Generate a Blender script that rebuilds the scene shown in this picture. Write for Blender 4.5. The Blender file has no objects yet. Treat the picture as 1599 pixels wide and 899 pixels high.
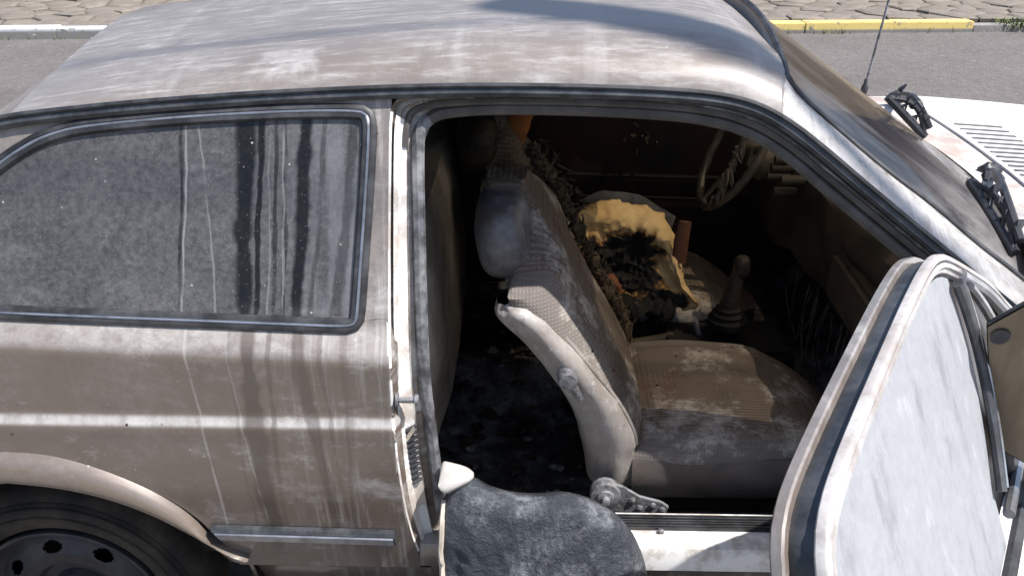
import bpy, bmesh, math, random
import numpy as np
from mathutils import Matrix, Vector, noise as mnoise
random.seed(7)
S = bpy.context.scene
COL = S.collection
R = math.radians

# ------------------------------------------------------------------ camera, sky, sun, exposure
F = 1370.0
CAM = np.array([.93, -1.25, 1.65]); PITCH = R(26.4); YAW = R(1.3)
cd = bpy.data.cameras.new('camera'); cam = bpy.data.objects.new('camera', cd); COL.objects.link(cam)
cam.location = CAM; cam.rotation_euler = (math.pi/2-PITCH, 0, YAW)
cd.sensor_width = 36; cd.lens = 36*F/1599; cd.clip_end = 2000; cd.clip_start = .02
S.camera = cam
SUN = Vector((.48, -.19, .85)).normalized()
w = bpy.data.worlds.new('World'); S.world = w; w.use_nodes = True
nt = w.node_tree; bg = nt.nodes['Background']
sky = nt.nodes.new('ShaderNodeTexSky'); sky.sky_type = 'NISHITA'; sky.sun_disc = False
sky.sun_elevation = math.asin(SUN.z); sky.sun_rotation = math.atan2(SUN.x, SUN.y)
nt.links.new(sky.outputs[0], bg.inputs[0]); bg.inputs[1].default_value = .115
ld = bpy.data.lights.new('sun', 'SUN'); ld.energy = 5.0; ld.angle = R(.53); ld.color = (1, .975, .945)
sun = bpy.data.objects.new('sun', ld); COL.objects.link(sun)
sun.rotation_euler = SUN.to_track_quat('Z', 'Y').to_euler(); sun.location = (4, -2, 8)
S.view_settings.view_transform = 'Standard'; S.view_settings.look = 'None'
S.view_settings.exposure = .55; S.view_settings.gamma = 1

# ------------------------------------------------------------------ pixel -> ray helpers (direction only; depth from the surface)
_f = np.array([-math.sin(YAW)*math.cos(PITCH), math.cos(YAW)*math.cos(PITCH), -math.sin(PITCH)])
_r = np.array([math.cos(YAW), math.sin(YAW), 0]); _u = np.cross(_r, _f)
def ray(px, py): return _f+_r*(px-799.5)/F+_u*(449.5-py)/F
def aty(px, py, y):
    d = ray(px, py); return CAM+d*(y-CAM[1])/d[1]
def atz(px, py, z):
    d = ray(px, py); return CAM+d*(z-CAM[2])/d[2]
# body side section: y as a function of height, belt rises to the rear
PZ = [0, .25, .30, .41, .46, .60, .735, .752, .758, .770, .778, .80, .86]
PY = [.16, .12, .07, .026, .018, .003, -.003, -.005, -.002, .0045, .006, .005, .003]
UZ = [-.062, -.052, -.042, -.030, -.018, -.006, 0.0, .01, .37, .45]
UY = [.001, .003, .009, .020, .032, .041, .044, .048, .208, .245]
def belt(x): return .962-.036*min(max(x, -.4), 1.8)
def ys(z, x=.5):
    b = belt(x)
    if z < .86: return float(np.interp(z, PZ, PY))
    if z < b-.062: return .003 if z < b-.08 else .001+.002*(b-.062-z)/.018
    return float(np.interp(z-b, UZ, UY))
def ysm(z, x=.5): return float(np.interp(z, [.25, .41, .60, .75, .88, .96, 1.05, 1.33, 1.45], [.10, .030, .008, .004, .020, .045, .080, .208, .26]))
def side(px, py, off=0.0, fn=None):
    y = .1; fn = fn or ys
    for _ in range(70):
        P = aty(px, py, y); y = .5*y+.5*(fn(P[2], P[0])+off)
    return P
def interp_path(pts, n):
    p = np.array(pts, float); d = np.r_[0, np.cumsum(np.linalg.norm(np.diff(p, axis=0), axis=1))]
    t = np.linspace(0, d[-1], n); return np.stack([np.interp(t, d, p[:, k]) for k in range(p.shape[1])], 1)
def smooth_path(pts, n, it=2, closed=False):
    p = np.array(pts, float)
    for _ in range(it):
        if closed:
            q = np.roll(p, -1, 0); p = np.stack([.75*p+.25*q, .25*p+.75*q], 1).reshape(-1, p.shape[1])
        else:
            a, b = p[:-1], p[1:]; m = np.stack([.75*a+.25*b, .25*a+.75*b], 1).reshape(-1, p.shape[1])
            p = np.vstack([p[:1], m, p[-1:]])
    if closed: p = np.vstack([p, p[:1]])
    q = interp_path(p, n+1 if closed else n)
    return q[:-1] if closed else q

# ------------------------------------------------------------------ node helper
class NT:
    def __init__(s, name):
        s.m = bpy.data.materials.new(name); s.m.use_nodes = True
        s.t = s.m.node_tree; s.n = s.t.nodes; s.b = s.n['Principled BSDF']; s.out = s.n['Material Output']
        tc = s.n.new('ShaderNodeTexCoord'); s.o = tc.outputs['Object']
        s.xyz = None
    def set(s, node, k, v):
        i = node.inputs[k]
        if hasattr(v, 'is_linked') or hasattr(v, 'links'): s.t.links.new(v, i)
        elif isinstance(v, (tuple, list)) and len(v) == 3 and i.type == 'RGBA': i.default_value = (*v, 1)
        else: i.default_value = v
    def m_(s, op, a, b=0.0, c=None):
        n = s.n.new('ShaderNodeMath'); n.operation = op; s.set(n, 0, a); s.set(n, 1, b)
        if c is not None: s.set(n, 2, c)
        return n.outputs[0]
    def sep(s):
        if s.xyz is None:
            n = s.n.new('ShaderNodeSeparateXYZ'); s.t.links.new(s.o, n.inputs[0]); s.xyz = n.outputs
        return s.xyz
    def comb(s, x, y, z):
        n = s.n.new('ShaderNodeCombineXYZ'); s.set(n, 0, x); s.set(n, 1, y); s.set(n, 2, z); return n.outputs[0]
    def map(s, scale=(1, 1, 1), rot=(0, 0, 0), loc=(0, 0, 0), vec=None):
        n = s.n.new('ShaderNodeMapping'); s.t.links.new(vec or s.o, n.inputs[0])
        n.inputs['Scale'].default_value = scale; n.inputs['Rotation'].default_value = rot; n.inputs['Location'].default_value = loc
        return n.outputs[0]
    def noise(s, scale, detail=4, rough=.6, vec=None, dist=0):
        n = s.n.new('ShaderNodeTexNoise'); s.t.links.new(vec or s.o, n.inputs['Vector'])
        n.inputs['Scale'].default_value = scale; n.inputs['Detail'].default_value = detail
        n.inputs['Roughness'].default_value = rough; n.inputs['Distortion'].default_value = dist
        return n.outputs['Fac']
    def voro(s, scale, feature='F1', vec=None, out='Distance'):
        n = s.n.new('ShaderNodeTexVoronoi'); n.feature = feature; s.t.links.new(vec or s.o, n.inputs['Vector'])
        n.inputs['Scale'].default_value = scale; return n.outputs[out]
    def wave(s, scale, direction='X', vec=None, dist=0):
        n = s.n.new('ShaderNodeTexWave'); n.bands_direction = direction; s.t.links.new(vec or s.o, n.inputs['Vector'])
        n.inputs['Scale'].default_value = scale; n.inputs['Distortion'].default_value = dist; return n.outputs['Fac']
    def rng(s, v, a, b, c=0.0, d=1.0, sm=True):
        n = s.n.new('ShaderNodeMapRange'); n.interpolation_type = 'SMOOTHSTEP' if sm else 'LINEAR'
        s.set(n, 0, v); s.set(n, 1, a); s.set(n, 2, b); s.set(n, 3, c); s.set(n, 4, d); return n.outputs[0]
    def mix(s, f, a, b):
        n = s.n.new('ShaderNodeMix'); n.data_type = 'RGBA'; s.set(n, 0, f); s.set(n, 6, a); s.set(n, 7, b); return n.outputs[2]
    def bump(s, h, strength=.3, dist=.002):
        n = s.n.new('ShaderNodeBump'); n.inputs['Strength'].default_value = strength; n.inputs['Distance'].default_value = dist
        s.t.links.new(h, n.inputs['Height']); s.t.links.new(n.outputs[0], s.b.inputs['Normal']); return n
    def p(s, **k):
        for a, v in k.items(): s.set(s.b, a.replace('_', ' '), v)
        return s.m
    def drips(s, lst, ztop, zbot, wob=.012, seed=0.0, vscale=5, axis=0):
        X = s.sep()[axis]; Z = s.sep()[2]
        nz = s.noise(1, 3, .55, s.comb(seed, s.m_('MULTIPLY', X, 7.0), s.m_('MULTIPLY', Z, vscale)))
        xx = s.m_('ADD', X, s.m_('MULTIPLY', s.m_('SUBTRACT', nz, .5), wob*2))
        wn = s.noise(1, 3, .6, s.comb(seed+9, s.m_('MULTIPLY', X, 14.0), s.m_('MULTIPLY', Z, vscale*2.2)))
        tot = None
        for (x0, lean, wd, st) in lst:
            xc = s.m_('SUBTRACT', xx, s.m_('MULTIPLY_ADD', s.m_('SUBTRACT', Z, .95), lean, x0))
            d = s.m_('ABSOLUTE', xc)
            ww = s.m_('MULTIPLY', wd, s.m_('MULTIPLY_ADD', wn, 2.4, -.2))
            k = s.m_('MULTIPLY', s.rng(s.m_('DIVIDE', d, ww), 1.35, .55), st)
            k = s.m_('MULTIPLY', k, s.rng(s.noise(1, 4, .65, s.comb(seed+x0*91, 1.5, s.m_('MULTIPLY', Z, 13.0))), .30, .56, .25, 1.0)) if wd < .005 else k
            tot = k if tot is None else s.m_('MAXIMUM', tot, k)
        return s.m_('MULTIPLY', tot, s.m_('MULTIPLY', s.rng(Z, ztop+.01, ztop-.01), s.rng(Z, zbot-.02, zbot+.08)))

def simple(name, col, rough=.6, metal=0.0, var=.35, scale=12, col2=None, bump=0.0, bscale=60, spec=.5):
    n = NT(name); f = n.rng(n.noise(scale, 6, .65), .35, .7)
    c2 = col2 or tuple(c*(1-var) for c in col)
    n.p(Base_Color=n.mix(f, col, c2), Roughness=rough, Metallic=metal)
    n.b.inputs['Specular IOR Level'].default_value = spec
    if bump: n.bump(n.noise(bscale, 5, .7), bump, .004)
    return n.m

# drips measured along the car (x at belt height, lean, half width, strength)
DR_DARK = [(.450, .00, .016, 1.0), (.470, .03, .006, 1.0), (.538, .06, .0105, 1.0), (.500, .02, .0035, .8), (.516, .02, .003, .7), (.338, .02, .0028, .8), (.560, .09, .004, .5), (.600, .12, .009, .55)]
DR_WHITE = [(.343, .03, .0020, .85), (.402, -.10, .0016, .5), (.512, .02, .0018, .6), (.488, .02, .0014, .45)]
BD_DARK = [(.455, .0, .017, .85), (.492, .03, .0045, .6), (.538, -.10, .011, .7), (.575, -.06, .004, .5), (.620, .02, .007, .4), (.425, 0, .003, .4)]
BD_WHITE = [(.352, -.05, .0022, .75), (.418, -.07, .0018, .5), (.560, -.05, .0010, .35)]

def paint(name, dust=.5, body=True, roofy=False):
    n = NT(name); X, Y, Z = n.sep()
    base = n.mix(n.noise(3.0, 4, .6), (.170, .126, .098), (.138, .103, .080)) if not roofy else n.mix(n.noise(2.0, 4, .6), (.25, .212, .186), (.205, .172, .150))
    cloud = n.noise(2.6, 7, .68)
    fine = n.noise(38, 6, .75)
    d = n.m_('MULTIPLY', n.rng(cloud, .40, .74), n.rng(fine, .25, .75))
    if roofy:
        sc = n.noise(1.0, 7, .72, n.map((9, 70, 9), (0, 0, R(-38))))
        sc2 = n.noise(1.0, 5, .7, n.map((7, 90, 7), (0, 0, R(-60)), (3, 1, 0)))
        d = n.m_('ADD', n.m_('MULTIPLY', d, .28), n.m_('MULTIPLY', n.rng(sc, .45, .80), .40))
        d = n.m_('ADD', d, n.m_('MULTIPLY', n.rng(sc2, .62, .8), .4))
        run = n.noise(1.0, 5, .6, n.map((15, 1.2, 1.2), (0, 0, R(-14))))
        d = n.m_('MULTIPLY', n.m_('ADD', d, n.m_('MULTIPLY', n.rng(run, .50, .74), .12)), n.rng(run, .25, .45, .8, 1.0))
        # rubbed foam patch
        px = n.m_('MULTIPLY', n.rng(X, .44, .47), n.rng(X, .575, .565)); py = n.m_('MULTIPLY', n.rng(Y, .20, .23), n.rng(Y, .32, .30))
        d = n.m_('ADD', d, n.m_('MULTIPLY', n.m_('MULTIPLY', px, py), n.rng(n.noise(16, 5, .7), .38, .60, 0, .26)))
    else:
        st = n.noise(1.0, 5, .65, n.map((55, 2, 2.0)))
        d = n.m_('ADD', n.m_('MULTIPLY', d, .55), n.m_('MULTIPLY', n.rng(st, .54, .8), .14))
        # powder wiped about below the drips
        wipe = n.m_('MULTIPLY', n.rng(n.noise(7, 6, .7, n.map((1, 1, 2.0), (0, .5, 0))), .50, .72), n.m_('MULTIPLY', n.rng(X, .22, .45), n.rng(Z, .42, .6)))
        d = n.m_('ADD', d, n.m_('MULTIPLY', wipe, .85))
        near_jamb = n.m_('MULTIPLY', n.rng(X, .40, .62), n.rng(n.noise(1.0, 6, .7, n.map((60, 3, 3.5), (0, R(4), 0), (2, 0, 1))), .50, .66))
        d = n.m_('ADD', d, n.m_('MULTIPLY', near_jamb, .55))
        pat_ = n.m_('MULTIPLY', n.rng(n.noise(4.2, 9, .78, n.map((1, 1, 1.6), (0, R(30), 0), (11, 0, 3))), .55, .60), n.rng(n.noise(30, 5, .8), .3, .65))
        d = n.m_('ADD', d, n.m_('MULTIPLY', pat_, .50))
        scr = n.rng(n.noise(1.0, 3, .6, n.map((7, 7, 260), (0, R(22), 0))), .70, .74); d = n.m_('ADD', d, n.m_('MULTIPLY', scr, .8))
        ledge = n.m_('MULTIPLY', n.rng(n.m_('ABSOLUTE', n.m_('SUBTRACT', Z, .764)), .013, .004), n.rng(n.noise(22, 5, .7, n.map((1, 1, .3))), .25, .6))  # sunlit crease line painted pale together with its settled dust
        d = n.m_('ADD', d, n.m_('MULTIPLY', ledge, 1.1))
    geo = n.n.new('ShaderNodeNewGeometry'); gs = n.n.new('ShaderNodeSeparateXYZ'); n.t.links.new(geo.outputs['Normal'], gs.inputs[0])
    if not roofy: d = n.m_('ADD', d, n.m_('MULTIPLY', n.rng(gs.outputs[2], .12, .70), n.rng(fine, .2, .6, .25, .75)))
    d = n.m_('MULTIPLY', d, dust*1.7)
    sp = n.voro(75); keep = n.rng(n.voro(75, out='Color'), .86, .88)
    specks = n.m_('MULTIPLY', n.rng(sp, .17, .09), keep)
    d = n.m_('MINIMUM', n.m_('ADD', d, n.m_('MULTIPLY', specks, .7)), 1.0)
    chip = n.m_('MULTIPLY', n.rng(n.voro(34), .13, .08), n.rng(n.voro(34, out='Color'), .86, .88))
    col = n.mix(d, base, (.52, .495, .475) if not roofy else (.52, .505, .50)); rough = n.rng(d, 0, .6, .34, .70, False)
    soot = n.m_('MULTIPLY', n.rng(n.noise(4.5, 6, .7, n.map((1, 1, 1), (0, 0, 0), (5, 2, 7))), .56, .78), .45)
    col = n.mix(soot, col, (.075, .062, .055))
    gr_ = n.noise(260, 3, .8); col = n.mix(n.rng(gr_, .35, .65, .0, .10), col, (.07, .055, .046))
    sm_ = n.noise(1, 7, .72, n.map((10, 10, 26), (0, R(28), 0))); col = n.mix(n.rng(sm_, .60, .74, 0, .30), col, (.46, .44, .43))
    if not roofy: col = n.mix(chip, col, (.035, .022, .016))
    if body and not roofy:
        col = n.mix(n.m_('MULTIPLY', n.drips(BD_DARK, .975, .44, .009, 2, 5), .85), col, (.062, .043, .031))
        col = n.mix(n.m_('MULTIPLY', n.drips(BD_WHITE, .955, .46, .010, 5, 5), .50), col, (.50, .48, .46))
    n.p(Base_Color=col, Roughness=rough, Metallic=.12)
    n.b.inputs['Specular IOR Level'].default_value = .5
    n.p(Coat_Weight=n.rng(d, 0, .8, 1.0, .3, False) if not roofy else .25, Coat_Roughness=.13 if not roofy else .3)
    n.bump(fine, .07, .002)
    return n.m

M = {}
M['paint'] = paint('brown_paint', .34)
M['roof'] = paint('roof_paint', .95, roofy=True)
n = NT('powdered_paint'); f = n.rng(n.noise(6, 7, .7), .36, .66); g = n.rng(n.noise(1, 6, .7, n.map((30, 30, 30))), .45, .7)
c = n.mix(f, (.56, .54, .53), (.34, .295, .265)); c = n.mix(n.m_('MULTIPLY', g, .6), c, (.21, .17, .145))
M['pillar'] = n.p(Base_Color=c, Roughness=.45, Coat_Weight=.4, Coat_Roughness=.2)
M['jamb'] = paint('jamb_paint', .70, body=False)
M['a_pillar'] = paint('a_pillar_paint', .55, body=False)
M['flange'] = paint('flange_paint', .22, body=False)
M['flare'] = paint('arch_paint', .10, body=False)
M['rubber'] = simple('rubber', (.022, .024, .028), .42, 0, .4, 25, (.075, .078, .085))
M['rubber_dusty'] = simple('dusty_rubber', (.016, .016, .018), .5, 0, .4, 18, (.065, .065, .07))
M['seal'] = simple('grey_seal', (.045, .046, .050), .55, 0, .4, 22, (.24, .24, .25))
M['header'] = simple('header_rubber', (.055, .048, .043), .7, 0, .4, 14, (.11, .098, .09))
M['chrome'] = simple('chrome', (.50, .50, .52), .32, .8, .4, 20, (.26, .26, .27))
M['metal'] = simple('bare_metal', (.30, .30, .32), .55, .45, .4, 55, (.10, .095, .095), .8, 130)
M['soot'] = simple('soot', (.010, .009, .009), .8, 0, .4, 9, (.022, .018, .016), .5, 40, .25)
M['soot_rust'] = simple('soot_rust', (.010, .009, .010), .7, 0, .4, 5, (.038, .016, .011), .5, 30, .3)
M['char'] = simple('char', (.008, .007, .007), .55, 0, .4, 22, (.05, .035, .022), 1.0, 60, .4)
M['dash'] = simple('dash_plastic', (.050, .036, .026), .6, 0, .5, 6, (.012, .010, .009), .5, 40, .3)
M['rust'] = simple('rust', (.22, .075, .03), .8, 0, .5, 14, (.09, .035, .018), .4)
M['orange'] = simple('orange_rust', (.42, .15, .045), .7, 0, .5, 16, (.16, .06, .025), .4)
M['rust_dark'] = simple('dark_rust', (.14, .05, .024), .7, 0, .5, 18, (.06, .026, .016), .4)
M['dirtybrown'] = simple('burnt_plastic', (.100, .080, .058), .6, 0, .5, 16, (.030, .024, .019), .5)
M['ash_seat'] = simple('ashy_upholstery', (.36, .30, .24), .85, 0, .4, 10, (.58, .51, .43), .5, 90, .2)
M['cover'] = simple('grey_cover', (.09, .085, .085), .7, 0, .4, 14, (.26, .25, .25), .4)
M['tyre'] = simple('tyre', (.022, .019, .017), .85, 0, .4, 12, (.060, .047, .037), .4, 80, .3)
M['rim'] = simple('steel_rim', (.030, .031, .037), .6, .3, .5, 14, (.062, .058, .058), .2)
M['white_plastic'] = simple('white_plastic', (.50, .475, .45), .5, 0, .2, 14, (.36, .33, .30))
M['cream'] = simple('cream_board', (.60, .52, .43), .8, 0, .3, 20)
M['black'] = simple('black_plastic', (.020, .021, .026), .45, 0, .4, 20, (.045, .045, .05))
M['slot'] = simple('slot', (.13, .125, .125), .8)
M['galv'] = simple('galvanised', (.4, .4, .4), .5, .5)

# hood: paint burnt and powdered white
n = NT('white_hood'); f = n.rng(n.noise(5, 7, .7), .46, .70); g = n.rng(n.noise(9, 6, .7, n.map((1, 1, 1), (0, 0, 0), (4, 4, 4))), .66, .74)
c = n.mix(f, (.80, .785, .78), (.66, .61, .58)); c = n.mix(n.m_('MULTIPLY', g, .5), c, (.42, .30, .24))
M['hood'] = n.p(Base_Color=c, Roughness=.55); 
n = NT('cowl_paint'); f = n.rng(n.noise(7, 7, .7), .42, .62)
M['cowl'] = n.p(Base_Color=n.mix(n.m_('MULTIPLY', n.rng(n.noise(16, 5, .7, n.map((1, 3, 1))), .62, .7), .8), n.mix(f, (.66, .61, .58), (.42, .34, .29)), (.22, .10, .06)), Roughness=.5)
n = NT('sunlit_and_ash_white'); f = n.rng(n.noise(14, 6, .7), .42, .62)  # white for the sunlight on the jamb, and for ash on the sill
M['sunlit_and_ash_white'] = n.p(Base_Color=n.mix(f, (.82, .80, .78), (.50, .44, .39)), Roughness=.5)

# sooty quarter glass
n = NT('sooty_glass'); X, Y, Z = n.sep()
g = n.noise(4.5, 8, .72); h = n.noise(90, 6, .85)
v = n.m_('ADD', n.m_('MULTIPLY', n.rng(g, .2, .85), .40), n.m_('MULTIPLY', n.rng(h, .3, .72), .60))
c = n.mix(v, (.026, .025, .0255), (.140, .135, .137))
right = n.m_('MULTIPLY', n.rng(X, .50, .60), n.rng(n.noise(1, 6, .65, n.map((22, 2, 2.4), (0, R(12), 0))), .36, .60))
c = n.mix(n.m_('MULTIPLY', right, .60), c, (.19, .185, .195))
sm = n.m_('MULTIPLY', n.rng(n.noise(1, 6, .7, n.map((9, 9, 22), (0, R(35), 0))), .58, .76), .5)
c = n.mix(sm, c, (.20, .195, .20))
c = n.mix(n.m_('MULTIPLY', n.drips(DR_DARK, 1.30, .90, .010, 12, 7), 1.0), c, (.004, .0035, .003))
c = n.mix(n.m_('MULTIPLY', n.drips(DR_WHITE, 1.24, .90, .009, 15, 7), .50), c, (.40, .39, .385))
k = n.m_('MULTIPLY', n.rng(n.voro(60), .16, .07), n.rng(n.voro(60, out='Color'), .80, .84))
k2 = n.m_('MULTIPLY', n.rng(n.voro(190), .22, .1), n.rng(n.voro(190, out='Color'), .62, .7))
c = n.mix(n.m_('MULTIPLY', k, .75), c, (.45, .44, .43)); c = n.mix(n.m_('MULTIPLY', k2, .40), c, (.34, .33, .33))
M['quarter_glass'] = n.p(Base_Color=c, Roughness=n.rng(v, 0, 1, .28, .6))
# dusty door glass, powder on the outside
n = NT('powdered_glass'); X, Y, Z = n.sep()
f = n.noise(60, 6, .8); s1 = n.noise(1, 6, .7, n.map((26, 26, 3.0), (R(16), R(-10), 0)))
c = n.mix(n.rng(f, .3, .7), (.29, .295, .315), (.345, .35, .365))
c = n.mix(n.m_('MULTIPLY', n.rng(s1, .50, .74), .55), c, (.13, .13, .145)); c = n.mix(n.rng(s1, .42, .26, 0, .7), c, (.52, .52, .54))
sp = n.m_('MULTIPLY', n.rng(n.voro(150), .16, .08), n.rng(n.voro(150, out='Color'), .88, .92, 0, .6)); c = n.mix(sp, c, (.65, .65, .67))
M['door_glass'] = n.p(Base_Color=c, Roughness=.55)
# hazy windshield, smoked: lets brown light through
n = NT('smoked_windshield'); X, Y, Z = n.sep()
s1 = n.noise(1, 6, .62, n.map((2.2, 11, 2.2), (0, 0, R(12)))); s2 = n.noise(1, 6, .7, n.map((6, 40, 6), (0, 0, R(18))))
fr = n.m_('ADD', n.m_('MULTIPLY', n.rng(s1, .42, .62), .7), n.m_('MULTIPLY', n.rng(s2, .35, .75), .3))  # reflected dark and pale bands painted into the glass colour
lowd = n.rng(Z, 1.16, .98)
c = n.mix(fr, (.008, .010, .022), (.135, .130, .135)); c = n.mix(n.m_('MULTIPLY', lowd, n.rng(n.noise(8, 6, .7), .25, .65)), c, (.36, .34, .33))
n.p(Base_Color=c, Roughness=n.rng(fr, .2, .9, .07, .26))
n.b.inputs['Specular IOR Level'].default_value = .22
tr = n.n.new('ShaderNodeBsdfTransparent'); tr.inputs[0].default_value = (1, .86, .64, 1)
mx = n.n.new('ShaderNodeMixShader'); mx.inputs[0].default_value = .65
tl = n.n.new('ShaderNodeBsdfTranslucent'); tl.inputs[0].default_value = (.95, .80, .58, 1)
mx2 = n.n.new('ShaderNodeMixShader'); mx2.inputs[0].default_value = .60
n.t.links.new(tr.outputs[0], mx2.inputs[1]); n.t.links.new(tl.outputs[0], mx2.inputs[2])
n.t.links.new(mx2.outputs[0], mx.inputs[1]); n.t.links.new(n.b.outputs[0], mx.inputs[2]); n.t.links.new(mx.outputs[0], n.out.inputs[0])
M['windshield'] = n.m
M['black_glass'] = simple('blackened_glass', (.012, .011, .012), .35, 0, .3, 6, (.03, .02, .016))
n = NT('tan_mirror'); s1 = n.noise(1, 6, .65, n.map((14, 14, 2)))
M['mirror'] = n.p(Base_Color=n.mix(n.rng(s1, .35, .7), (.13, .10, .068), (.23, .185, .13)), Roughness=.34, Metallic=.45)  # reflected tan put into the face colour, with dirt streaks

def fabric(name, yc, burnt=0.0):
    n = NT(name); X, Y, Z = n.sep()
    u = n.m_('SUBTRACT', Y, yc); au = n.m_('ABSOLUTE', u)
    mid = n.rng(au, .185, .175)
    wx = n.wave(26, 'X'); wy = n.wave(30, 'Y'); wz = n.wave(26, 'Z')
    grid = n.m_('MULTIPLY', n.m_('MAXIMUM', wx, wz), wy)
    rib = n.m_('MULTIPLY', n.wave(44, 'X'), n.wave(44, 'Z'))
    pat = n.m_('ADD', n.m_('MULTIPLY', grid, mid), n.m_('MULTIPLY', n.m_('MULTIPLY', rib, .6), n.m_('SUBTRACT', 1.0, mid)))
    base = n.mix(mid, (.27, .235, .21), (.215, .165, .132))
    c = n.mix(n.m_('MULTIPLY', pat, .7), n.mix(.42, base, (.03, .024, .02)), n.mix(.25, base, (.36, .31, .27)))
    ash = n.m_('MULTIPLY', n.rng(n.noise(7, 8, .72, n.map((1, 1, 1), (0, 0, 0), (1.3, 0, 2))), .50, .63), n.rng(n.noise(60, 4, .7), .25, .55))
    c = n.mix(n.m_('MULTIPLY', ash, .80), c, (.50, .46, .415))
    red = n.m_('MULTIPLY', n.rng(n.noise(6, 6, .7, n.map((1, 1, 1), (0, 0, 0), (7, 5, 2))), .54, .70), mid)
    c = n.mix(n.m_('MULTIPLY', red, .55), c, (.13, .055, .028))
    so = n.rng(n.noise(5, 7, .7, n.map((1, 1, 1), (0, 0, 0), (3, 8, 1))), .56-burnt*.3, .70-burnt*.2)
    c = n.mix(n.m_('MULTIPLY', so, .45+.4*min(1, burnt*4)), c, (.04, .031, .026))
    bits = n.m_('MULTIPLY', n.rng(n.voro(48), .22, .12), n.rng(n.voro(48, out='Color'), .80, .84)); c = n.mix(bits, c, (.008, .007, .007))
    n.p(Base_Color=c, Roughness=.85); n.b.inputs['Specular IOR Level'].default_value = .2
    n.bump(n.m_('ADD', pat, n.m_('MULTIPLY', n.noise(40, 5, .7), .8)), .45, .003)
    return n.m
M['seat_near'] = fabric('seat_fabric', .485)
M['seat_far'] = fabric('burnt_seat_fabric', 1.10, .28)
M['seat_far_cushion'] = fabric('scorched_seat_fabric', 1.10, .0)
n = NT('seat_vinyl'); X, Y, Z = n.sep()
f = n.rng(n.noise(5, 5, .6), .35, .68); st = n.rng(n.noise(1, 5, .65, n.map((30, 30, 3))), .5, .72)
c = n.mix(f, (.24, .205, .18), (.42, .39, .37)); c = n.mix(n.m_('MULTIPLY', st, .6), c, (.13, .11, .098))
c = n.mix(n.m_('MULTIPLY', n.rng(n.noise(5, 6, .7, n.map((1, 1, 1), (0, 0, 0), (3, 3, 8))), .58, .72), .7), c, (.11, .095, .085))
c = n.mix(n.m_('MULTIPLY', n.rng(n.noise(38, 6, .8), .56, .66), .55), c, (.52, .51, .51)); c = n.mix(n.m_('MULTIPLY', n.rng(n.voro(70), .2, .1), n.rng(n.voro(70, out='Color'), .78, .82)), c, (.05, .04, .035))
M['vinyl'] = n.p(Base_Color=c, Roughness=.45); n.bump(n.m_('ADD', n.noise(28, 5, .65, n.map((1, 1, .5))), n.m_('MULTIPLY', n.noise(120, 4, .7), .25)), .45, .006)
M['vinyl_shaded'] = simple('shaded_brown_vinyl', (.15, .125, .11), .5, 0, .4, 7, (.085, .07, .062), .2, 60)  # seat vinyl darkened to carry the shade on the cushion side
n = NT('headrest_vinyl'); f = n.rng(n.noise(8, 7, .7), .4, .66); st = n.rng(n.noise(1, 5, .65, n.map((34, 34, 4))), .55, .72)
c = n.mix(f, (.09, .08, .077), (.20, .20, .215)); c = n.mix(n.m_('MULTIPLY', st, .6), c, (.36, .36, .38)); M['headrest'] = n.p(Base_Color=c, Roughness=.42)
# scorched foam: yellow crust, black char in blotches with a shape of their own
n = NT('scorched_foam'); X, Y, Z = n.sep(); f = n.noise(13, 8, .72, dist=.5); t = n.rng(n.noise(9, 6, .7), .3, .7)
def scorch(P, rx, rz):
    a1 = n.m_('DIVIDE', n.m_('SUBTRACT', X, float(P[0])), rx); b1 = n.m_('DIVIDE', n.m_('SUBTRACT', Z, float(P[2])), rz)
    return n.m_('SQRT', n.m_('ADD', n.m_('MULTIPLY', a1, a1), n.m_('MULTIPLY', b1, b1)))
sd_ = n.m_('MINIMUM', scorch(aty(968, 404, .93), .098, .078), scorch(aty(1046, 464, .86), .055, .022))
sd_ = n.m_('ADD', sd_, n.m_('MULTIPLY', n.m_('SUBTRACT', f, .5), 2.6))
c = n.mix(t, (.72, .52, .26), (.60, .39, .165)); c = n.mix(n.rng(sd_, 1.30, 1.02), c, (.26, .115, .035)); c = n.mix(n.rng(sd_, 1.08, .96), c, (.009, .008, .0075))
c = n.mix(n.rng(f, .66, .70), c, (.012, .010, .009))
n.p(Base_Color=c, Roughness=.8); n.bump(n.noise(50, 7, .75), .5, .004); M['foam'] = n.m
n = NT('charred_foam'); f = n.noise(14, 8, .74, dist=.8); c = n.mix(n.rng(f, .60, .66), (.010, .008, .008), (.42, .25, .09)); c = n.mix(n.rng(n.noise(24, 5, .7), .60, .70), c, (.16, .06, .02))
n.p(Base_Color=c, Roughness=.8); n.bump(n.noise(40, 8, .8), 1, .01); M['foam_char'] = n.m
n = NT('fibre'); f = n.noise(55, 8, .8); c = n.mix(n.rng(f, .4, .66), (.022, .015, .010), (.20, .145, .085)); n.p(Base_Color=c, Roughness=.95); n.bump(f, 1, .008); M['fibre'] = n.m
# charred sheet with ash
n = NT('charred_vinyl'); f = n.noise(9, 9, .75); h = n.noise(70, 5, .75)
a = n.m_('MULTIPLY', n.rng(f, .46, .70), n.rng(h, .32, .62)); c = n.mix(n.m_('MULTIPLY', a, .85), (.040, .046, .058), (.29, .305, .33)); c = n.mix(n.rng(n.noise(5, 6, .7, n.map((1, 1, 1), (0, 0, 0), (9, 1, 4))), .55, .7, 0, .7), c, (.012, .012, .015))
n.p(Base_Color=c, Roughness=.55); n.bump(n.m_('ADD', f, n.m_('MULTIPLY', h, .5)), .9, .016); M['sheet'] = n.m
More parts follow.
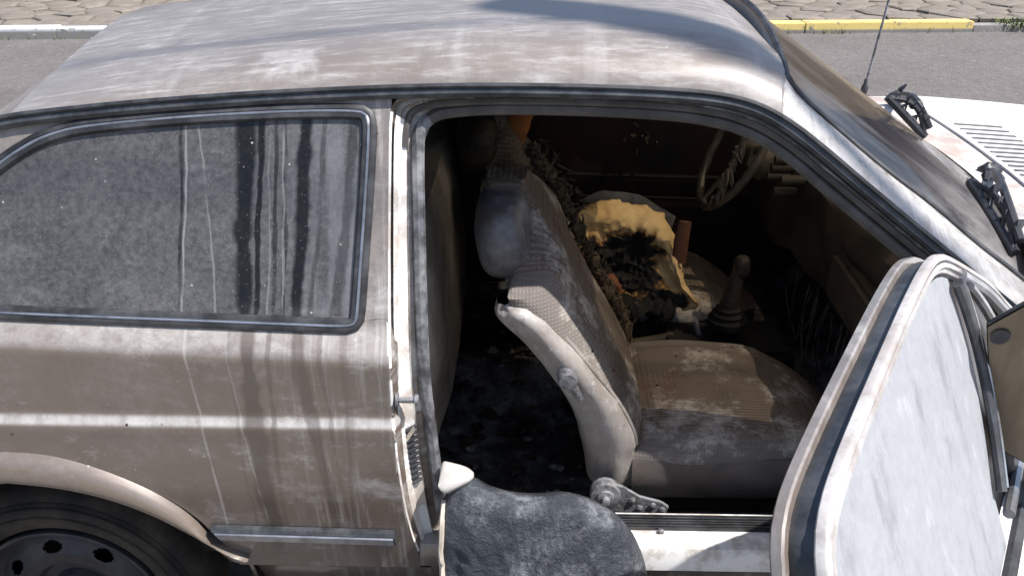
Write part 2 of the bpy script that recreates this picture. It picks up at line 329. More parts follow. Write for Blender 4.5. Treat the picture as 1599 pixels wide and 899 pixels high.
# floor of the car
n = NT('burnt_floor'); f = n.noise(8, 8, .75); c = n.mix(n.rng(f, .42, .70), (.018, .018, .020), (.20, .205, .225)); c = n.mix(n.rng(n.noise(14, 6, .7), .66, .74), c, (.10, .045, .02))
n.p(Base_Color=c, Roughness=.75); n.bump(n.noise(30, 7, .75), .9, .01); M['floor'] = n.m
# ground
n = NT('asphalt'); f = n.noise(70, 5, .85); g = n.noise(1.1, 6, .65); v = n.voro(45)
c = n.mix(n.rng(g, .3, .7), (.140, .122, .114), (.172, .152, .143)); c = n.mix(n.rng(f, .50, .68), c, (.105, .096, .094)); c = n.mix(n.rng(v, .24, .08, 0, .8), c, (.31, .29, .275))
c = n.mix(n.rng(n.noise(13, 9, .92), .45, .64, 0, .70), c, (.080, .068, .063)); c = n.mix(n.rng(n.noise(15, 9, .92, n.map((1, 1, 1), (0, 0, 0), (5, 3, 1))), .53, .63, 0, .75), c, (.31, .285, .27))
c = n.mix(n.rng(n.noise(.55, 7, .7, n.map((1, 1, 1), (0, 0, 0), (3, 9, 0))), .52, .60, 0, .35), c, (.085, .074, .070))
n.p(Base_Color=c, Roughness=.9); n.bump(n.m_('ADD', f, v), .7, .008); M['asphalt'] = n.m
n = NT('joint_soil'); c = n.mix(n.noise(20, 6, .7), (.10, .08, .062), (.17, .14, .115)); n.p(Base_Color=c, Roughness=.95); n.bump(n.noise(60, 5, .7), .6, .01); M['soil'] = n.m
def stone(name, a, b):
    n = NT(name); oi = n.n.new('ShaderNodeObjectInfo'); geo = n.n.new('ShaderNodeNewGeometry')
    f = n.noise(5, 8, .72, geo.outputs['Position']); g = n.noise(40, 5, .7, geo.outputs['Position'])
    c = n.mix(n.rng(f, .35, .7), a, b); c = n.mix(n.m_('MULTIPLY', n.rng(g, .5, .7), .6), c, tuple(x*.5 for x in a))
    c = n.mix(n.m_('MULTIPLY', oi.outputs['Random'], .55), c, tuple(x*.55 for x in b))
    n.p(Base_Color=c, Roughness=.85); n.bump(n.m_('ADD', f, g), .6, .012); return n.m
M['stone'] = stone('paving_stone', (.19, .158, .128), (.29, .25, .212))
def kerbmat(name, col, za=.10, zb=.06):
    n = NT(name); geo = n.n.new('ShaderNodeNewGeometry'); f = n.noise(9, 8, .75, geo.outputs['Position'])
    nz = n.n.new('ShaderNodeSeparateXYZ'); n.t.links.new(geo.outputs['Position'], nz.inputs[0])
    worn_and_low = n.m_('MAXIMUM', n.rng(f, .55, .60), n.m_('MULTIPLY', n.rng(nz.outputs[2], za, zb), n.rng(f, .25, .45)))  # worn patches, plus grey towards the foot of each stone
    c = n.mix(worn_and_low, col, (.24, .225, .21)); n.p(Base_Color=c, Roughness=.8); n.bump(f, .4, .01); return n.m
M['kerb_white'] = kerbmat('white_kerb_paint', (.80, .80, .81)); M['kerb_yellow'] = kerbmat('yellow_kerb_paint', (.80, .60, .21), .045, .02); M['kerb_bare'] = stone('bare_kerb', (.30, .275, .25), (.42, .39, .36))
M['leaf'] = simple('weed_leaf', (.07, .11, .03), .7, 0, .4, 20, (.16, .17, .06))
M['litter'] = simple('white_litter', (.75, .76, .80), .5, 0, .15, 12)
M['wall'] = simple('wall_plaster', (.095, .092, .095), .9, 0, .3, 2, (.065, .062, .065), .3, 30)
M['concrete'] = simple('concrete', (.36, .34, .31), .9, 0, .3, 8, None, .4, 50)

# ------------------------------------------------------------------ mesh helpers
def obj(name, V, Fc, mat, parent=None, smooth=True, angle=40, kind=None):
    me = bpy.data.meshes.new(name); me.from_pydata([tuple(map(float, v)) for v in V], [], Fc)
    bm = bmesh.new(); bm.from_mesh(me); bmesh.ops.remove_doubles(bm, verts=bm.verts, dist=1e-6); bmesh.ops.recalc_face_normals(bm, faces=bm.faces)
    bm.to_mesh(me); bm.free()
    if smooth:
        me.polygons.foreach_set('use_smooth', [True]*len(me.polygons)); me.set_sharp_from_angle(angle=R(angle))
    me.materials.append(mat if not isinstance(mat, str) else M[mat])
    o = bpy.data.objects.new(name, me); COL.objects.link(o)
    if parent is not None: attach(o, parent)
    if kind: o['kind'] = kind
    return o
def attach(o, parent):
    o.parent = parent; o.matrix_parent_inverse = world_of(parent).inverted()
def world_of(o):
    m = Matrix.Translation(o.location) @ o.rotation_euler.to_matrix().to_4x4()
    return world_of(o.parent) @ o.matrix_parent_inverse @ m if o.parent else m
def tag(o, label, cat, group=None, kind=None):
    o['label'] = label; o['category'] = cat
    if group: o['group'] = group
    if kind: o['kind'] = kind
    return o
def empty(name, loc):
    o = bpy.data.objects.new(name, None); COL.objects.link(o); o.location = loc; o.empty_display_size = .2; return o
class MB:
    def __init__(s): s.v = []; s.f = []
    def add(s, V, Fc):
        k = len(s.v); s.v += [tuple(map(float, v)) for v in V]; s.f += [tuple(i+k for i in f) for f in Fc]; return s
    def grid(s, rows, closed=False):
        n = len(rows[0]); V = [p for r in rows for p in r]; Fc = []
        for i in range(len(rows)-1):
            for j in range(n if closed else n-1):
                a, b = i*n+j, i*n+(j+1) % n
                q = [a, b, b+n, a+n]
                if len({tuple(np.round(V[t], 6)) for t in q}) >= 3: Fc.append(tuple(q))
        return s.add(V, Fc)
    def loft(s, rings, caps=True):
        s.grid(rings, True)
        if caps:
            for r in (rings[0], rings[-1]):
                c = np.mean(np.array(r), 0); n = len(r); s.add(list(r)+[c], [(i, (i+1) % n, n) for i in range(n)])
        return s
    def tube(s, path, rad, n=8, closed=False, flat=1.0, up=(0, 0, 1), caps=True):
        p = np.array(path, float); m = len(p); rings = []
        for i in range(m):
            a = p[(i-1) % m] if (closed or i > 0) else p[i]; b = p[(i+1) % m] if (closed or i < m-1) else p[i]
            t = b-a; t = t/(np.linalg.norm(t)+1e-12); u = np.array(up, float); x = np.cross(t, u)
            if np.linalg.norm(x) < 1e-3: x = np.cross(t, (1, .1, 0))
            x /= np.linalg.norm(x); y = np.cross(x, t); r = rad[i] if hasattr(rad, '__len__') else rad
            rings.append([p[i]+r*(math.cos(q)*x+flat*math.sin(q)*y) for q in np.linspace(0, 2*math.pi, n, endpoint=False)])
        if closed: rings.append(rings[0]); return s.loft(rings, False)
        return s.loft(rings, caps)
    def box(s, lo, hi, bev=0.0, rotz=0.0, org=None):
        lo = np.array(lo, float); hi = np.array(hi, float)
        if bev <= 0:
            V = [(x, y, z) for x in (lo[0], hi[0]) for y in (lo[1], hi[1]) for z in (lo[2], hi[2])]
            Fc = [(0, 1, 3, 2), (4, 6, 7, 5), (0, 4, 5, 1), (2, 3, 7, 6), (0, 2, 6, 4), (1, 5, 7, 3)]
        else:
            bm = bmesh.new(); bmesh.ops.create_cube(bm, size=1)
            for v in bm.verts: v.co = Vector(((v.co.x+.5)*(hi[0]-lo[0])+lo[0], (v.co.y+.5)*(hi[1]-lo[1])+lo[1], (v.co.z+.5)*(hi[2]-lo[2])+lo[2]))
            bmesh.ops.bevel(bm, geom=bm.edges[:], offset=bev, segments=2, affect='EDGES')
            bm.verts.index_update(); V = [tuple(v.co) for v in bm.verts]; Fc = [tuple(v.index for v in f.verts) for f in bm.faces]; bm.free()
        if rotz:
            o = np.array(org if org is not None else (lo+hi)/2); c, q = math.cos(rotz), math.sin(rotz)
            V = [(o[0]+c*(x-o[0])-q*(y-o[1]), o[1]+q*(x-o[0])+c*(y-o[1]), z) for x, y, z in V]
        return s.add(V, Fc)
    def lathe(s, prof, c, axis='y', n=48):
        rings = []
        for (a, r) in prof:
            ring = []
            for q in np.linspace(0, 2*math.pi, n, endpoint=False):
                if axis == 'y': ring.append((c[0]+r*math.cos(q), c[1]+a, c[2]+r*math.sin(q)))
                elif axis == 'z': ring.append((c[0]+r*math.cos(q), c[1]+r*math.sin(q), c[2]+a))
                else: ring.append((c[0]+a, c[1]+r*math.cos(q), c[2]+r*math.sin(q)))
            rings.append(ring)
        return s.grid(rings, True)
    def xf(s, fn): s.v = [tuple(fn(np.array(v))) for v in s.v]; return s
    def build(s, name, mat, parent=None, smooth=True, angle=40, kind=None): return obj(name, s.v, s.f, mat, parent, smooth, angle, kind)
def plane_poly(name, pts, z, mat, kind='structure'):
    return obj(name, [(x, y, z) for x, y in pts], [tuple(range(len(pts)))], mat, None, False, 40, kind)
def jit(p, a, sc, seed=0.0):
    v = Vector(p)*sc+Vector((seed, seed*1.7, -seed)); t = mnoise.noise_vector(v)
    return np.array(p)+a*np.array(t)

# ------------------------------------------------------------------ setting: road, kerb, pavements
kd = np.array([9.883, .636]); kd /= np.linalg.norm(kd); kn = np.array([-kd[1], kd[0]])
K0 = np.array([-4.302, 7.445])
def kp(a, b): return K0+kd*a+kn*b            # along / across the far kerb
plane_poly('ground', [(-400, -400), (400, -400), (400, 400), (-400, 400)], -.03, 'soil')
NK = -.42
plane_poly('road', [(-60, NK), (60, NK), tuple(kp(66, -.002)), tuple(kp(-56, -.002))], 0, 'asphalt')
obj('far_pavement', [(*kp(-50, .18), .096), (*kp(60, .18), .096), (*kp(60, 9), .096), (*kp(-50, 9), .096)], [(0, 1, 2, 3)], 'soil', None, False, 40, 'structure')
np_ = MB().box((-60, -6, -.02), (60, NK-.12, .12)).build('near_pavement', 'concrete', None, False, 40, 'structure')
nk_ = MB().box((-60, NK-.117, -.02), (60, NK, .125), .01).build('near_kerb', 'kerb_bare', None, False, 40, 'structure')
far_pav = bpy.data.objects['far_pavement']
kerb = empty('far_kerb', (*kp(4, .1), 0)); kerb['kind'] = 'structure'
a = -4.0; i = 0
while a < 15:
    L = random.uniform(.82, 1.05); mid = a+L/2
    col = 'kerb_white' if mid < 4.6 else ('kerb_bare' if mid < 6.0 or mid > 9.75 else 'kerb_yellow')
    h = .100+random.uniform(-.006, .006)
    b = MB().box((0, 0, -.1), (L-.001, .175, h), .006)
    p = kp(a, random.uniform(-.008, .008)); ang = math.atan2(kd[1], kd[0])+random.uniform(-.006, .006); c, q = math.cos(ang), math.sin(ang)
    b.v = [(p[0]+c*x-q*y+.005*mnoise.noise(Vector((x*9+a, y*9, z*9))), p[1]+q*x+c*y, z+.006*mnoise.noise(Vector((x*5+a, y*5, 3)))) for x, y, z in b.v]
    if 9.85 < mid < 10.7: b.v = [(x, y, z-.035 if z > 0 else z) for x, y, z in b.v]
    b.build('kerb_stone', col, kerb, True, 30)
    a += L; i += 1
wl_ = MB()  # unseen wall, added to darken what the windshield reflects
c0_, c1_ = kp(-30, 4.6), kp(40, 4.6); c2_, c3_ = kp(40, 4.85), kp(-30, 4.85)
wl_.add([(*c, z) for z in (0, 3.4) for c in (c0_, c1_, c2_, c3_)], [(0, 1, 5, 4), (1, 2, 6, 5), (2, 3, 7, 6), (3, 0, 4, 7), (4, 5, 6, 7)])
wall_ = tag(wl_.build('reflected_wall', 'wall', None, False), 'unseen grey wall added across the street for the windshield to reflect', 'wall')
# irregular paving stones as Voronoi cells
def clip(poly, m, nn):
    out = []
    for k in range(len(poly)):
        A, B = poly[k], poly[(k+1) % len(poly)]; da, db = (A-m)@nn, (B-m)@nn
        if da <= 0: out.append(A)
        if da*db < 0: out.append(A+(B-A)*da/(da-db))
    return out
pts = []
sx, sy = .335, .285
for i in range(46):
    for j in range(12):
        pts.append(np.array([-3.6+i*sx+(j % 2)*sx/2+random.uniform(-.10, .10), .32+j*sy+random.uniform(-.085, .085)]))
P_ = np.array(pts)
def seen(q):
    g = kp(*q); v = np.array([g[0], g[1], .12])-CAM; d = v@_f; px = 799.5+F*(v@_r)/d; py = 449.5-F*(v@_u)/d
    return (-60 < px < 290 or 1150 < px < 1660) and py > -25
order = sorted(range(len(pts)), key=lambda k: (not seen(pts[k]), pts[k][1])); rest = MB()
for rank, k in enumerate(order):
    c0 = pts[k]
    if c0[1] > 3.2: continue
    poly = [c0+np.array(q) for q in ((-.45, -.4), (.45, -.4), (.45, .4), (-.45, .4))]
    poly = clip(poly, np.array([0, .185]), np.array([0, -1.]))
    for c1 in P_[np.argsort(((P_-c0)**2).sum(1))[1:14]]:
        d = c1-c0; nn = d/np.linalg.norm(d); poly = clip(poly, (c0+c1)/2-nn*random.uniform(.005, .014), nn)
    if len(poly) < 3: continue
    cc = np.mean(poly, 0); h = .112+random.uniform(-.010, .012); tx, ty = random.uniform(-.05, .05), random.uniform(-.05, .05)
    def up(q, dz, sh):
        q = cc+(q-cc)*sh; g = kp(*q); return (g[0], g[1], h+dz+tx*(q-cc)[0]+ty*(q-cc)[1])
    n_ = len(poly); V = [(*kp(*q), .07) for q in poly]+[up(q, -.014, 1) for q in poly]+[up(q, -.003, .90) for q in poly]+[up(q, .002, .6) for q in poly]
    Fc = []
    for r_ in range(3): Fc += [(r_*n_+i, r_*n_+(i+1) % n_, (r_+1)*n_+(i+1) % n_, (r_+1)*n_+i) for i in range(n_)]
    Fc.append(tuple(range(3*n_, 4*n_)))
    if rank < 300 and seen(c0): obj('paving_stone', V, Fc, 'stone', far_pav, True, 35)
    else: rest.add(V, Fc)
rest.build('paving_stones', 'stone', far_pav, True, 35, 'stuff')
# weeds by the broken kerb and along the kerb foot
def weed(loc, h, nb, rad, label, cat='weed', group=None):
    b = MB()
    for _ in range(nb):
        a = random.uniform(0, 6.28); r = rad*math.sqrt(random.random())*.6; x, y = loc[0]+r*math.cos(a), loc[1]+r*math.sin(a)*.6
        l = h*random.uniform(.5, 1.1); da = random.uniform(0, 6.28); le = random.uniform(.2, .9)*l; w_ = random.uniform(.006, .014)
        px, py = -math.sin(da)*w_, math.cos(da)*w_; mx_, my_ = x+math.cos(da)*le*.45, y+math.sin(da)*le*.45; ex, ey = x+math.cos(da)*le, y+math.sin(da)*le
        b.add([(x-px*.4, y-py*.4, loc[2]), (x+px*.4, y+py*.4, loc[2]), (mx_+px, my_+py, loc[2]+l*.7), (mx_-px, my_-py, loc[2]+l*.7), (ex, ey, loc[2]+l*.85)], [(0, 1, 2, 3), (3, 2, 4)])
    return tag(b.build('weed', 'leaf', None, False), label, cat, group)
weed((*kp(10.25, .05), .02), 0.13, 70, .34, 'bushy green weed at the broken end of the yellow kerb')
b = MB()
for k in range(150):
    aa = random.choice([random.gauss(6.6, .25), random.gauss(8.2, .2), random.gauss(7.3, .5), random.uniform(5.8, 9.6), random.uniform(-1, 2)])
    x, y = kp(aa, -.012-random.random()*.05); l = random.uniform(.02, .075); da = random.uniform(0, 6.28); c_, s_ = math.cos(da)*.006, math.sin(da)*.006
    b.add([(x-c_, y-s_, -.004), (x+c_, y+s_, -.004), (x+random.uniform(-.04, .04), y+random.uniform(-.04, .02), l)], [(0, 1, 2)])
tag(b.build('grass', 'leaf', None, False, 40, 'stuff'), 'thin green grass growing along the foot of the far kerb', 'grass')
V = []; 
rings = []
for i in range(9):
    t = i/8; z = .10+.17*t; r = .16*math.sin(math.pi*(.12+.80*t))**.7
    rings.append([jit((kp(10.75, .12)[0]+r*1.5*math.cos(q), kp(10.75, .12)[1]+r*math.sin(q), z-.1), .05, 9, 3) for q in np.linspace(0, 6.283, 16, endpoint=False)])
tag(MB().loft(rings).build('plastic_bag', 'litter', None, True, 25), 'crumpled white plastic bag beside the green weed at the kerb', 'bag')

# street lamp and cable whose shadows cross the roof (both above and behind the camera)
def over(P, z): t = (z-P[2])/SUN.z; return np.array(P)+np.array(SUN)*t
hA, hB = over((.84, .545, 1.37), 6.3), over((1.36, .27, 1.33), 6.25)
lamp = empty('street_lamp', (0, 0, 0)); dirv = (hB-hA)/np.linalg.norm(hB-hA); pole_xy = hB+dirv*2.3
lamp.location = (pole_xy[0], pole_xy[1], .12); tag(lamp, 'grey street lamp standing beside the car, its head shading the roof', 'street lamp')
sd = np.array([-dirv[1], dirv[0], 0]); sd /= np.linalg.norm(sd); rings = []
for t, wd, hh in ((-.02, .03, .02), (0, .060, .04), (.12, .080, .05), (.5, .085, .06), (.85, .075, .06), (1.0, .05, .045)):
    c0 = hA+(hB-hA)*t; rings.append([c0+sd*wd*math.cos(q)+np.array([0, 0, 1])*hh*math.sin(q) for q in np.linspace(0, 6.283, 14, endpoint=False)])
MB().loft(rings).build('lamp_head', 'galv', lamp)
pt = np.array([pole_xy[0], pole_xy[1], 6.0])
MB().tube(smooth_path([hB, hB+dirv*1.2+np.array([0, 0, .0]), pt+np.array([0, 0, -.1]), pt-np.array([0, 0, .7])], 16), .03).build('arm', 'galv', lamp)
MB().lathe([(0, .001), (0, .09), (.4, .085), (5.5, .055), (5.55, .001)], (pole_xy[0], pole_xy[1], .12), 'z', 20).build('pole', 'galv', lamp)
cA = over((-.2, .40, 1.36), 6.9); cB = over((1.3, .372, 1.36), 6.9); cdv = (cB-cA)
for kk, (off, rr, lab) in enumerate(((0, .010, 'thick overhead cable stretched above the car along the street'), (-.30, .008, 'thin overhead cable stretched above the car, beside the thick one'))):
    path = [cA+cdv*t+np.array([0, off, .05*(t*.1)**2]) for t in np.linspace(-12, 14, 30)]
    tag(MB().tube(path, rr, 6).build('overhead_cable', 'black'), lab, 'cable', 'overhead cables')

# ------------------------------------------------------------------ the car
car = empty('car', (1.2, .8, 0))
tag(car, 'burnt brown two-door hatchback with its passenger door open and sooty windows', 'car')
YC = .80
def mir(P): return np.array([P[0], 2*YC-P[1], P[2]])

# quarter panel: lower part
skin_px = [(612, 160), (608, 200), (607, 260), (606, 400), (606, 540), (611, 640), (621, 740), (638, 825), (655, 866)]
skin3 = np.array([side(*p) for p in smooth_path(skin_px, 60)])
def x_skin(z): return float(np.interp(z, skin3[::-1, 2], skin3[::-1, 0]))
flare_px = [(0, 706), (58, 709), (115, 722), (173, 742), (230, 767), (274, 793), (302, 816), (322, 842), (345, 866)]
lip_px = [(0, 754.5), (72, 761), (144, 775.5), (216, 800), (274, 829), (317, 853), (346, 868), (375, 877)]
fl3 = np.array([side(*p) for p in smooth_path(flare_px, 24)]); lip3 = np.array([side(*p, off=-.022) for p in smooth_path(lip_px, 24)])
fl3[:, 0] -= fl3[0, 0]*1; lip3[:, 0] -= lip3[0, 0]*1       # arch symmetric about the wheel at x = 0
fx = np.r_[-fl3[::-1, 0], fl3[1:, 0]]; fz = np.r_[fl3[::-1, 2], fl3[1:, 2]]
SILL = .412
def z_bot(x):
    return max(SILL, float(np.interp(x, fx, fz))) if fx[0] < x < fx[-1] else SILL
zr = [SILL, .43, .46, .50, .55, .60, .65, .70, .735, .748, .754, .758, .762, .767, .772, .778, .785, .80, .83, .855]
rel = [-.066, -.060, -.055, -.050, -.045, -.040, -.034, -.028, -.022, -.016, -.010, -.004, .002, .008]
def panel_rows(x0, xr_fn, ncol, zb_fn, zlist=zr, bl=belt):
    rows = []
    for zi in list(zlist)+[('r', q) for q in rel]:
        row = []
        for k in range(ncol+1):
            t = k/ncol; x = x0+(xr_fn(.7)-x0)*t
            z = zi if not isinstance(zi, tuple) else bl(x)+zi[1]
            z = max(z, zb_fn(x)); xr = xr_fn(z); x = x0+(xr-x0)*t
            nose = 0.0
            if x < -.45: nose = ((-.45-x)/.3)**2*.10
            if x > 2.55: nose = ((x-2.55)/.5)**2*.12
            row.append((x, ys(z, x)+nose, z))
        rows.append(row)
    return rows
qp = MB()
qp.grid(panel_rows(-.70, x_skin, 150, z_bot))
# flare: top edge -> lip -> return
def sym(P): return np.vstack([np.c_[-P[::-1, 0], P[::-1, 1:]], P[1:]])
fls, lps = sym(fl3), sym(lip3)
fr = [[(p[0], ys(max(p[2], SILL))+.0005, p[2]+.002) for p in fls]]
for t, o in ((.12, -.009), (.3, -.017), (.6, -.0215), (.9, -.0225), (1.0, -.021)):
    fr.append([(a[0]*(1-t)+b_[0]*t, ys(max(a[2]*(1-t)+b_[2]*t, .40))+o, a[2]*(1-t)+b_[2]*t) for a, b_ in zip(fls, lps)])
fr.append([(p[0]*.995, p[1]+.028, p[2]-.002) for p in lps])
fr.append([(p[0]*.97, .12, p[2]-.004) for p in lps])
MB().grid(fr).build('wheel_arch_flare', 'flare', car)
# rocker under the sill
rk = []
for y_, z_ in ((ys(SILL), SILL+.001), (.05, SILL-.012), (.065, .37), (.09, .30), (.14, .265), (.3, .25)):
    rk.append([(x, y_, z_) for x in np.linspace(.375, 1.86, 12)])
MB().grid(rk).build('rocker_panel', 'paint', car)
# upper part of the quarter panel: ring round the window
win_px = [(0, 497), (140, 503), (300, 509), (450, 515), (538, 518.5), (556, 516), (566, 506), (569, 488), (575, 400), (582, 300), (587, 212), (586, 184), (577, 169), (560, 164), (480, 164), (380, 168), (280, 174), (180, 183), (120, 190), (88, 198), (58, 209), (28, 226), (0, 245), (-60, 292), (-112, 352), (-140, 412), (-145, 452), (-128, 482), (-60, 493)]
wo = smooth_path(win_px, 140, 2, True)
wo3 = np.array([side(*p) for p in wo])
drip_px = [(-170, 262), (-90, 216), (0, 187), (100, 175), (200, 165), (300, 157), (400, 150), (520, 144), (620, 140), (750, 137), (900, 139), (1040, 144), (1120, 151), (1180, 165), (1232, 194), (1290, 240), (1350, 292), (1420, 350), (1490, 408), (1560, 466), (1620, 515)]
dp = smooth_path(drip_px, 120); drip3 = np.array([side(*p) for p in dp])
def drip_at(x): return np.array([x, float(np.interp(x, drip3[:, 0], drip3[:, 1])), float(np.interp(x, drip3[:, 0], drip3[:, 2]))])
zt0 = float(drip3[0, 2]); xl = -.42
ring_rows = []
outer = []
for P in wo3:
    c0 = np.array([.25, 1.10]); d = np.array([P[0], P[2]])-c0
    lo, hi = 1.0, 6.0
    def inside(q):
        x, z = c0+d*q
        top = float(np.interp(x, drip3[:, 0], drip3[:, 2])) if x > drip3[0, 0] else zt0+(x-drip3[0, 0])*.75
        return x > xl and x < x_skin(z) and z < top and z > belt(x)+.007
    if not inside(1.0): outer.append(P); continue
    for _ in range(40):
        m_ = (lo+hi)/2
        if inside(m_): lo = m_
        else: hi = m_
    x, z = c0+d*lo; outer.append(np.array([x, ys(z, x), z]))
# snap the two right-hand corners so that the pillar closes up
oarr = np.array(outer)
for tgt in ((x_skin(1.29), float(drip_at(x_skin(1.29))[2])), (x_skin(.95), belt(x_skin(.95))+.007), (xl, belt(xl)+.007)):
    k = np.argmin((oarr[:, 0]-tgt[0])**2+(oarr[:, 2]-tgt[1])**2); oarr[k] = (tgt[0], ys(tgt[1], tgt[0]), tgt[1])
for t in np.linspace(0, 1, 6):
    r_ = [np.array(a)*(1-t)+np.array(b_)*t for a, b_ in zip(wo3, oarr)]
    r_ = [(p[0], ys(p[2], p[0]), p[2]) for p in r_]; r_.append(r_[0]); ring_rows.append(r_)
qp.grid(ring_rows)
qp.build('quarter_panel', 'paint', car, True, 50)

# quarter window: rubber gasket, bright insert, sooty glass
qw_n = np.array([0, -1, .42]); qw_n /= np.linalg.norm(qw_n)
def inset_loop(L, d):
    out = []; m_ = len(L)
    for i in range(m_):
        t = L[(i+1) % m_]-L[(i-1) % m_]; t /= np.linalg.norm(t); nn = np.cross(qw_n, t); nn /= np.linalg.norm(nn)
        out.append(L[i]+nn*d)
    return np.array(out)
ctr = wo3.mean(0)
sg = 1 if np.linalg.norm(inset_loop(wo3, .02)-ctr, axis=1).mean() < np.linalg.norm(wo3-ctr, axis=1).mean() else -1
prof = [(-.003, -.002), (-.002, .005), (.002, .008), (.007, .0085), (.009, .003), (.012, .003), (.0135, .008), (.020, .0075), (.0235, .002), (.0235, -.006)]
g_rows = []
for d, h in prof:
    L = inset_loop(wo3, sg*d)+qw_n*h; g_rows.append(list(L)+[L[0]])
gl = inset_loop(wo3, sg*.022)-qw_n*.001; gc = gl.mean(0)
gr = [list(gc+(gl-gc)*t)+[(gc+(gl-gc)*t)[0]] for t in (1, .8, .6, .4, .2, .0)]
glass = obj('quarter_window', gl, [tuple(range(len(gl)))], 'quarter_glass', car, False)
MB().grid(g_rows).build('window_seal', 'rubber_dusty', glass)
L = inset_loop(wo3, sg*.0106)+qw_n*.0062
MB().tube(L, .0032, 6, True).build('bright_insert', 'chrome', glass)

# drip rail moulding
dr = MB()
dpth = np.array([p+np.array([0, -.006, -.004]) for p in drip3])
dr.tube(dpth, .0125, 8, False, .8).build('drip_rail', 'rubber', car)
MB().tube(np.array([p+np.array([0, -.014, .008]) for p in drip3]), .0045, 6).build('drip_rail_edge', 'rubber_dusty', car)

# roof
def x_front(y):
    u = (y-YC)/.6; return 1.345+.045*(1-u*u)
def x_rear(y):
    u = (y-YC)/.6; return .046-.03*(1-u*u)
ZR = np.interp
def roof_rows():
    rows = []
    yy = [0, .010, .026, .052, .085, .13, .18, .25, .34, .45, .55]
    zz = [0, .019, .036, .0535, .066, .0745, .0795, .083, .0855, .087, .0875]
    n_ = 64
    for k in range(n_+1):
        t = k/n_; row = []
        xn = .046+(1.345-.046)*t; D = drip_at(xn)
        near = []
        for a_, h_ in zip(yy, zz):
            y = D[1]+a_*(YC-D[1])/.62
            x = x_rear(y)+(x_front(y)-x_rear(y))*t
            fall = .030*max(0, (.22-t)/.22)**2 + .014*max(0, (t-.86)/.14)**2
            kk_ = max(0.0, 1-t/.75)**1.25; hh_ = h_*(1-kk_)+(.074*(a_/.55)**.92)*kk_
            near.append(np.array([x, y, D[2]+.006-.004*kk_+hh_-fall*0-.014*max(0, (t-.86)/.14)**2*min(1, a_/.3)]))
        c_ = np.array([x_rear(YC)+(x_front(YC)-x_rear(YC))*t, YC, near[-1][2]+.0008])
        rows.append(near+[c_]+[mir(p) for p in near[::-1]])
    return rows
rr = roof_rows()
MB().grid(rr).build('roof', 'roof', car, True, 60)
MB().grid([[np.array(p)+np.array([0, 0, -.03]) for p in r_[2:-2]] for r_ in rr]).build('headliner', 'soot', car)
# tailgate and rear end
tg = []
edge = rr[0]
for t, dx, dz in ((0, 0, 0), (.15, -.05, -.045), (.5, -.34, -.22), (1, -.735, -.40)):
    tg.append([np.array([p[0]+dx, p[1]+(YC-p[1])*(-.06*t), p[2]+dz-.002]) for p in edge])
tg.append([np.array([p[0]-.01, p[1], .62]) for p in tg[-1]]); tg.append([np.array([p[0]+.05, p[1], .35]) for p in tg[-2]])
MB().grid(tg).build('tailgate', 'paint', car)
# the far side, plain: panel with blackened windows
fs = panel_rows(-.42, lambda z: 3.05, 90, lambda x: max(z_bot(x), max(SILL, .36+.30*max(0, 1-((x-2.36)/.36)**2)) if abs(x-2.36) < .36 else SILL))
MB().grid([[mir(np.array(p)) for p in r_] for r_ in fs]).build('far_side_panel', 'paint', car)
up = []
for t in np.linspace(0, 1, 6):
    up.append([mir(np.array([x, ys(belt(x)+.008+(zt-belt(x)-.008)*t, x), belt(x)+.008+(zt-belt(x)-.008)*t])) for x, zt in [(q, (float(np.interp(q, drip3[:, 0], drip3[:, 2])) if q > drip3[0, 0] else zt0+(q-drip3[0, 0])*.75)) for q in np.linspace(.06, 1.82, 60)]])
MB().grid(up).build('far_side_window', 'black_glass', car)

# door opening frame: skin edge / drip -> recessed seal
S_px = [(655, 866), (638, 825), (621, 740), (611, 640), (606, 540), (606, 400), (607, 260), (608, 195), (613, 156), (650, 147), (760, 143), (880, 144), (1000, 148), (1080, 153), (1140, 162), (1190, 180), (1240, 209), (1300, 257), (1380, 322), (1450, 380), (1540, 456), (1600, 506)]
O_px = [(690, 812), (687, 775), (676, 700), (665, 610), (659, 540), (655, 400), (652, 260), (653, 215), (663, 190), (690, 176), (760, 170), (880, 171), (1000, 176), (1080, 183), (1140, 195), (1190, 216), (1240, 251), (1300, 304), (1380, 370), (1450, 428), (1540, 505), (1600, 556)]
def both(px, off, n_=110):
    # the two traces are matched corner by corner
    p = np.array(px, float); k = np.arange(len(p)); t = np.linspace(0, len(p)-1, n_); q = np.stack([np.interp(t, k, p[:, j]) for j in (0, 1)], 1)
    for _ in range(3): q[1:-1] = .25*q[:-2]+.5*q[1:-1]+.25*q[2:]
    return q
sp_, op_ = both(S_px, 0), both(O_px, 0)
rows = []
for t, o in ((0, .0005), (.05, .004), (.16, .014), (.30, .022), (.34, .034), (.62, .040), (.66, .050), (1.0, .056), (1.08, .075), (1.1, .13)):
    rows.append([side(*(sp_[k]*(1-t)+op_[k]*t), off=o, fn=(ys if t < .2 else ysm)) for k in range(len(sp_))])
frame = MB().grid(rows).build('door_opening_frame', 'jamb', car, True, 35)
seal = [side(*p, off=.048, fn=ysm) for p in op_[2:]]
MB().tube(seal[:42], .0115, 8).build('door_seal', 'seal', car)
MB().tube(seal[41:], .0105, 8).build('header_seal', 'header', car)
MB().tube([side(*(sp_[k]*1.0), off=.004, fn=ys) for k in range(1, 40)], .0042, 6).build('jamb_edge_glint', 'sunlit_and_ash_white', frame)  # white tube standing for the sun glint along the skin edge
seal2 = [side(*(sp_[k]*.45+op_[k]*.55), off=.036, fn=ysm) for k in range(34, len(sp_))]
MB().tube(seal2, .006, 6).build('header_bead', 'header', frame)
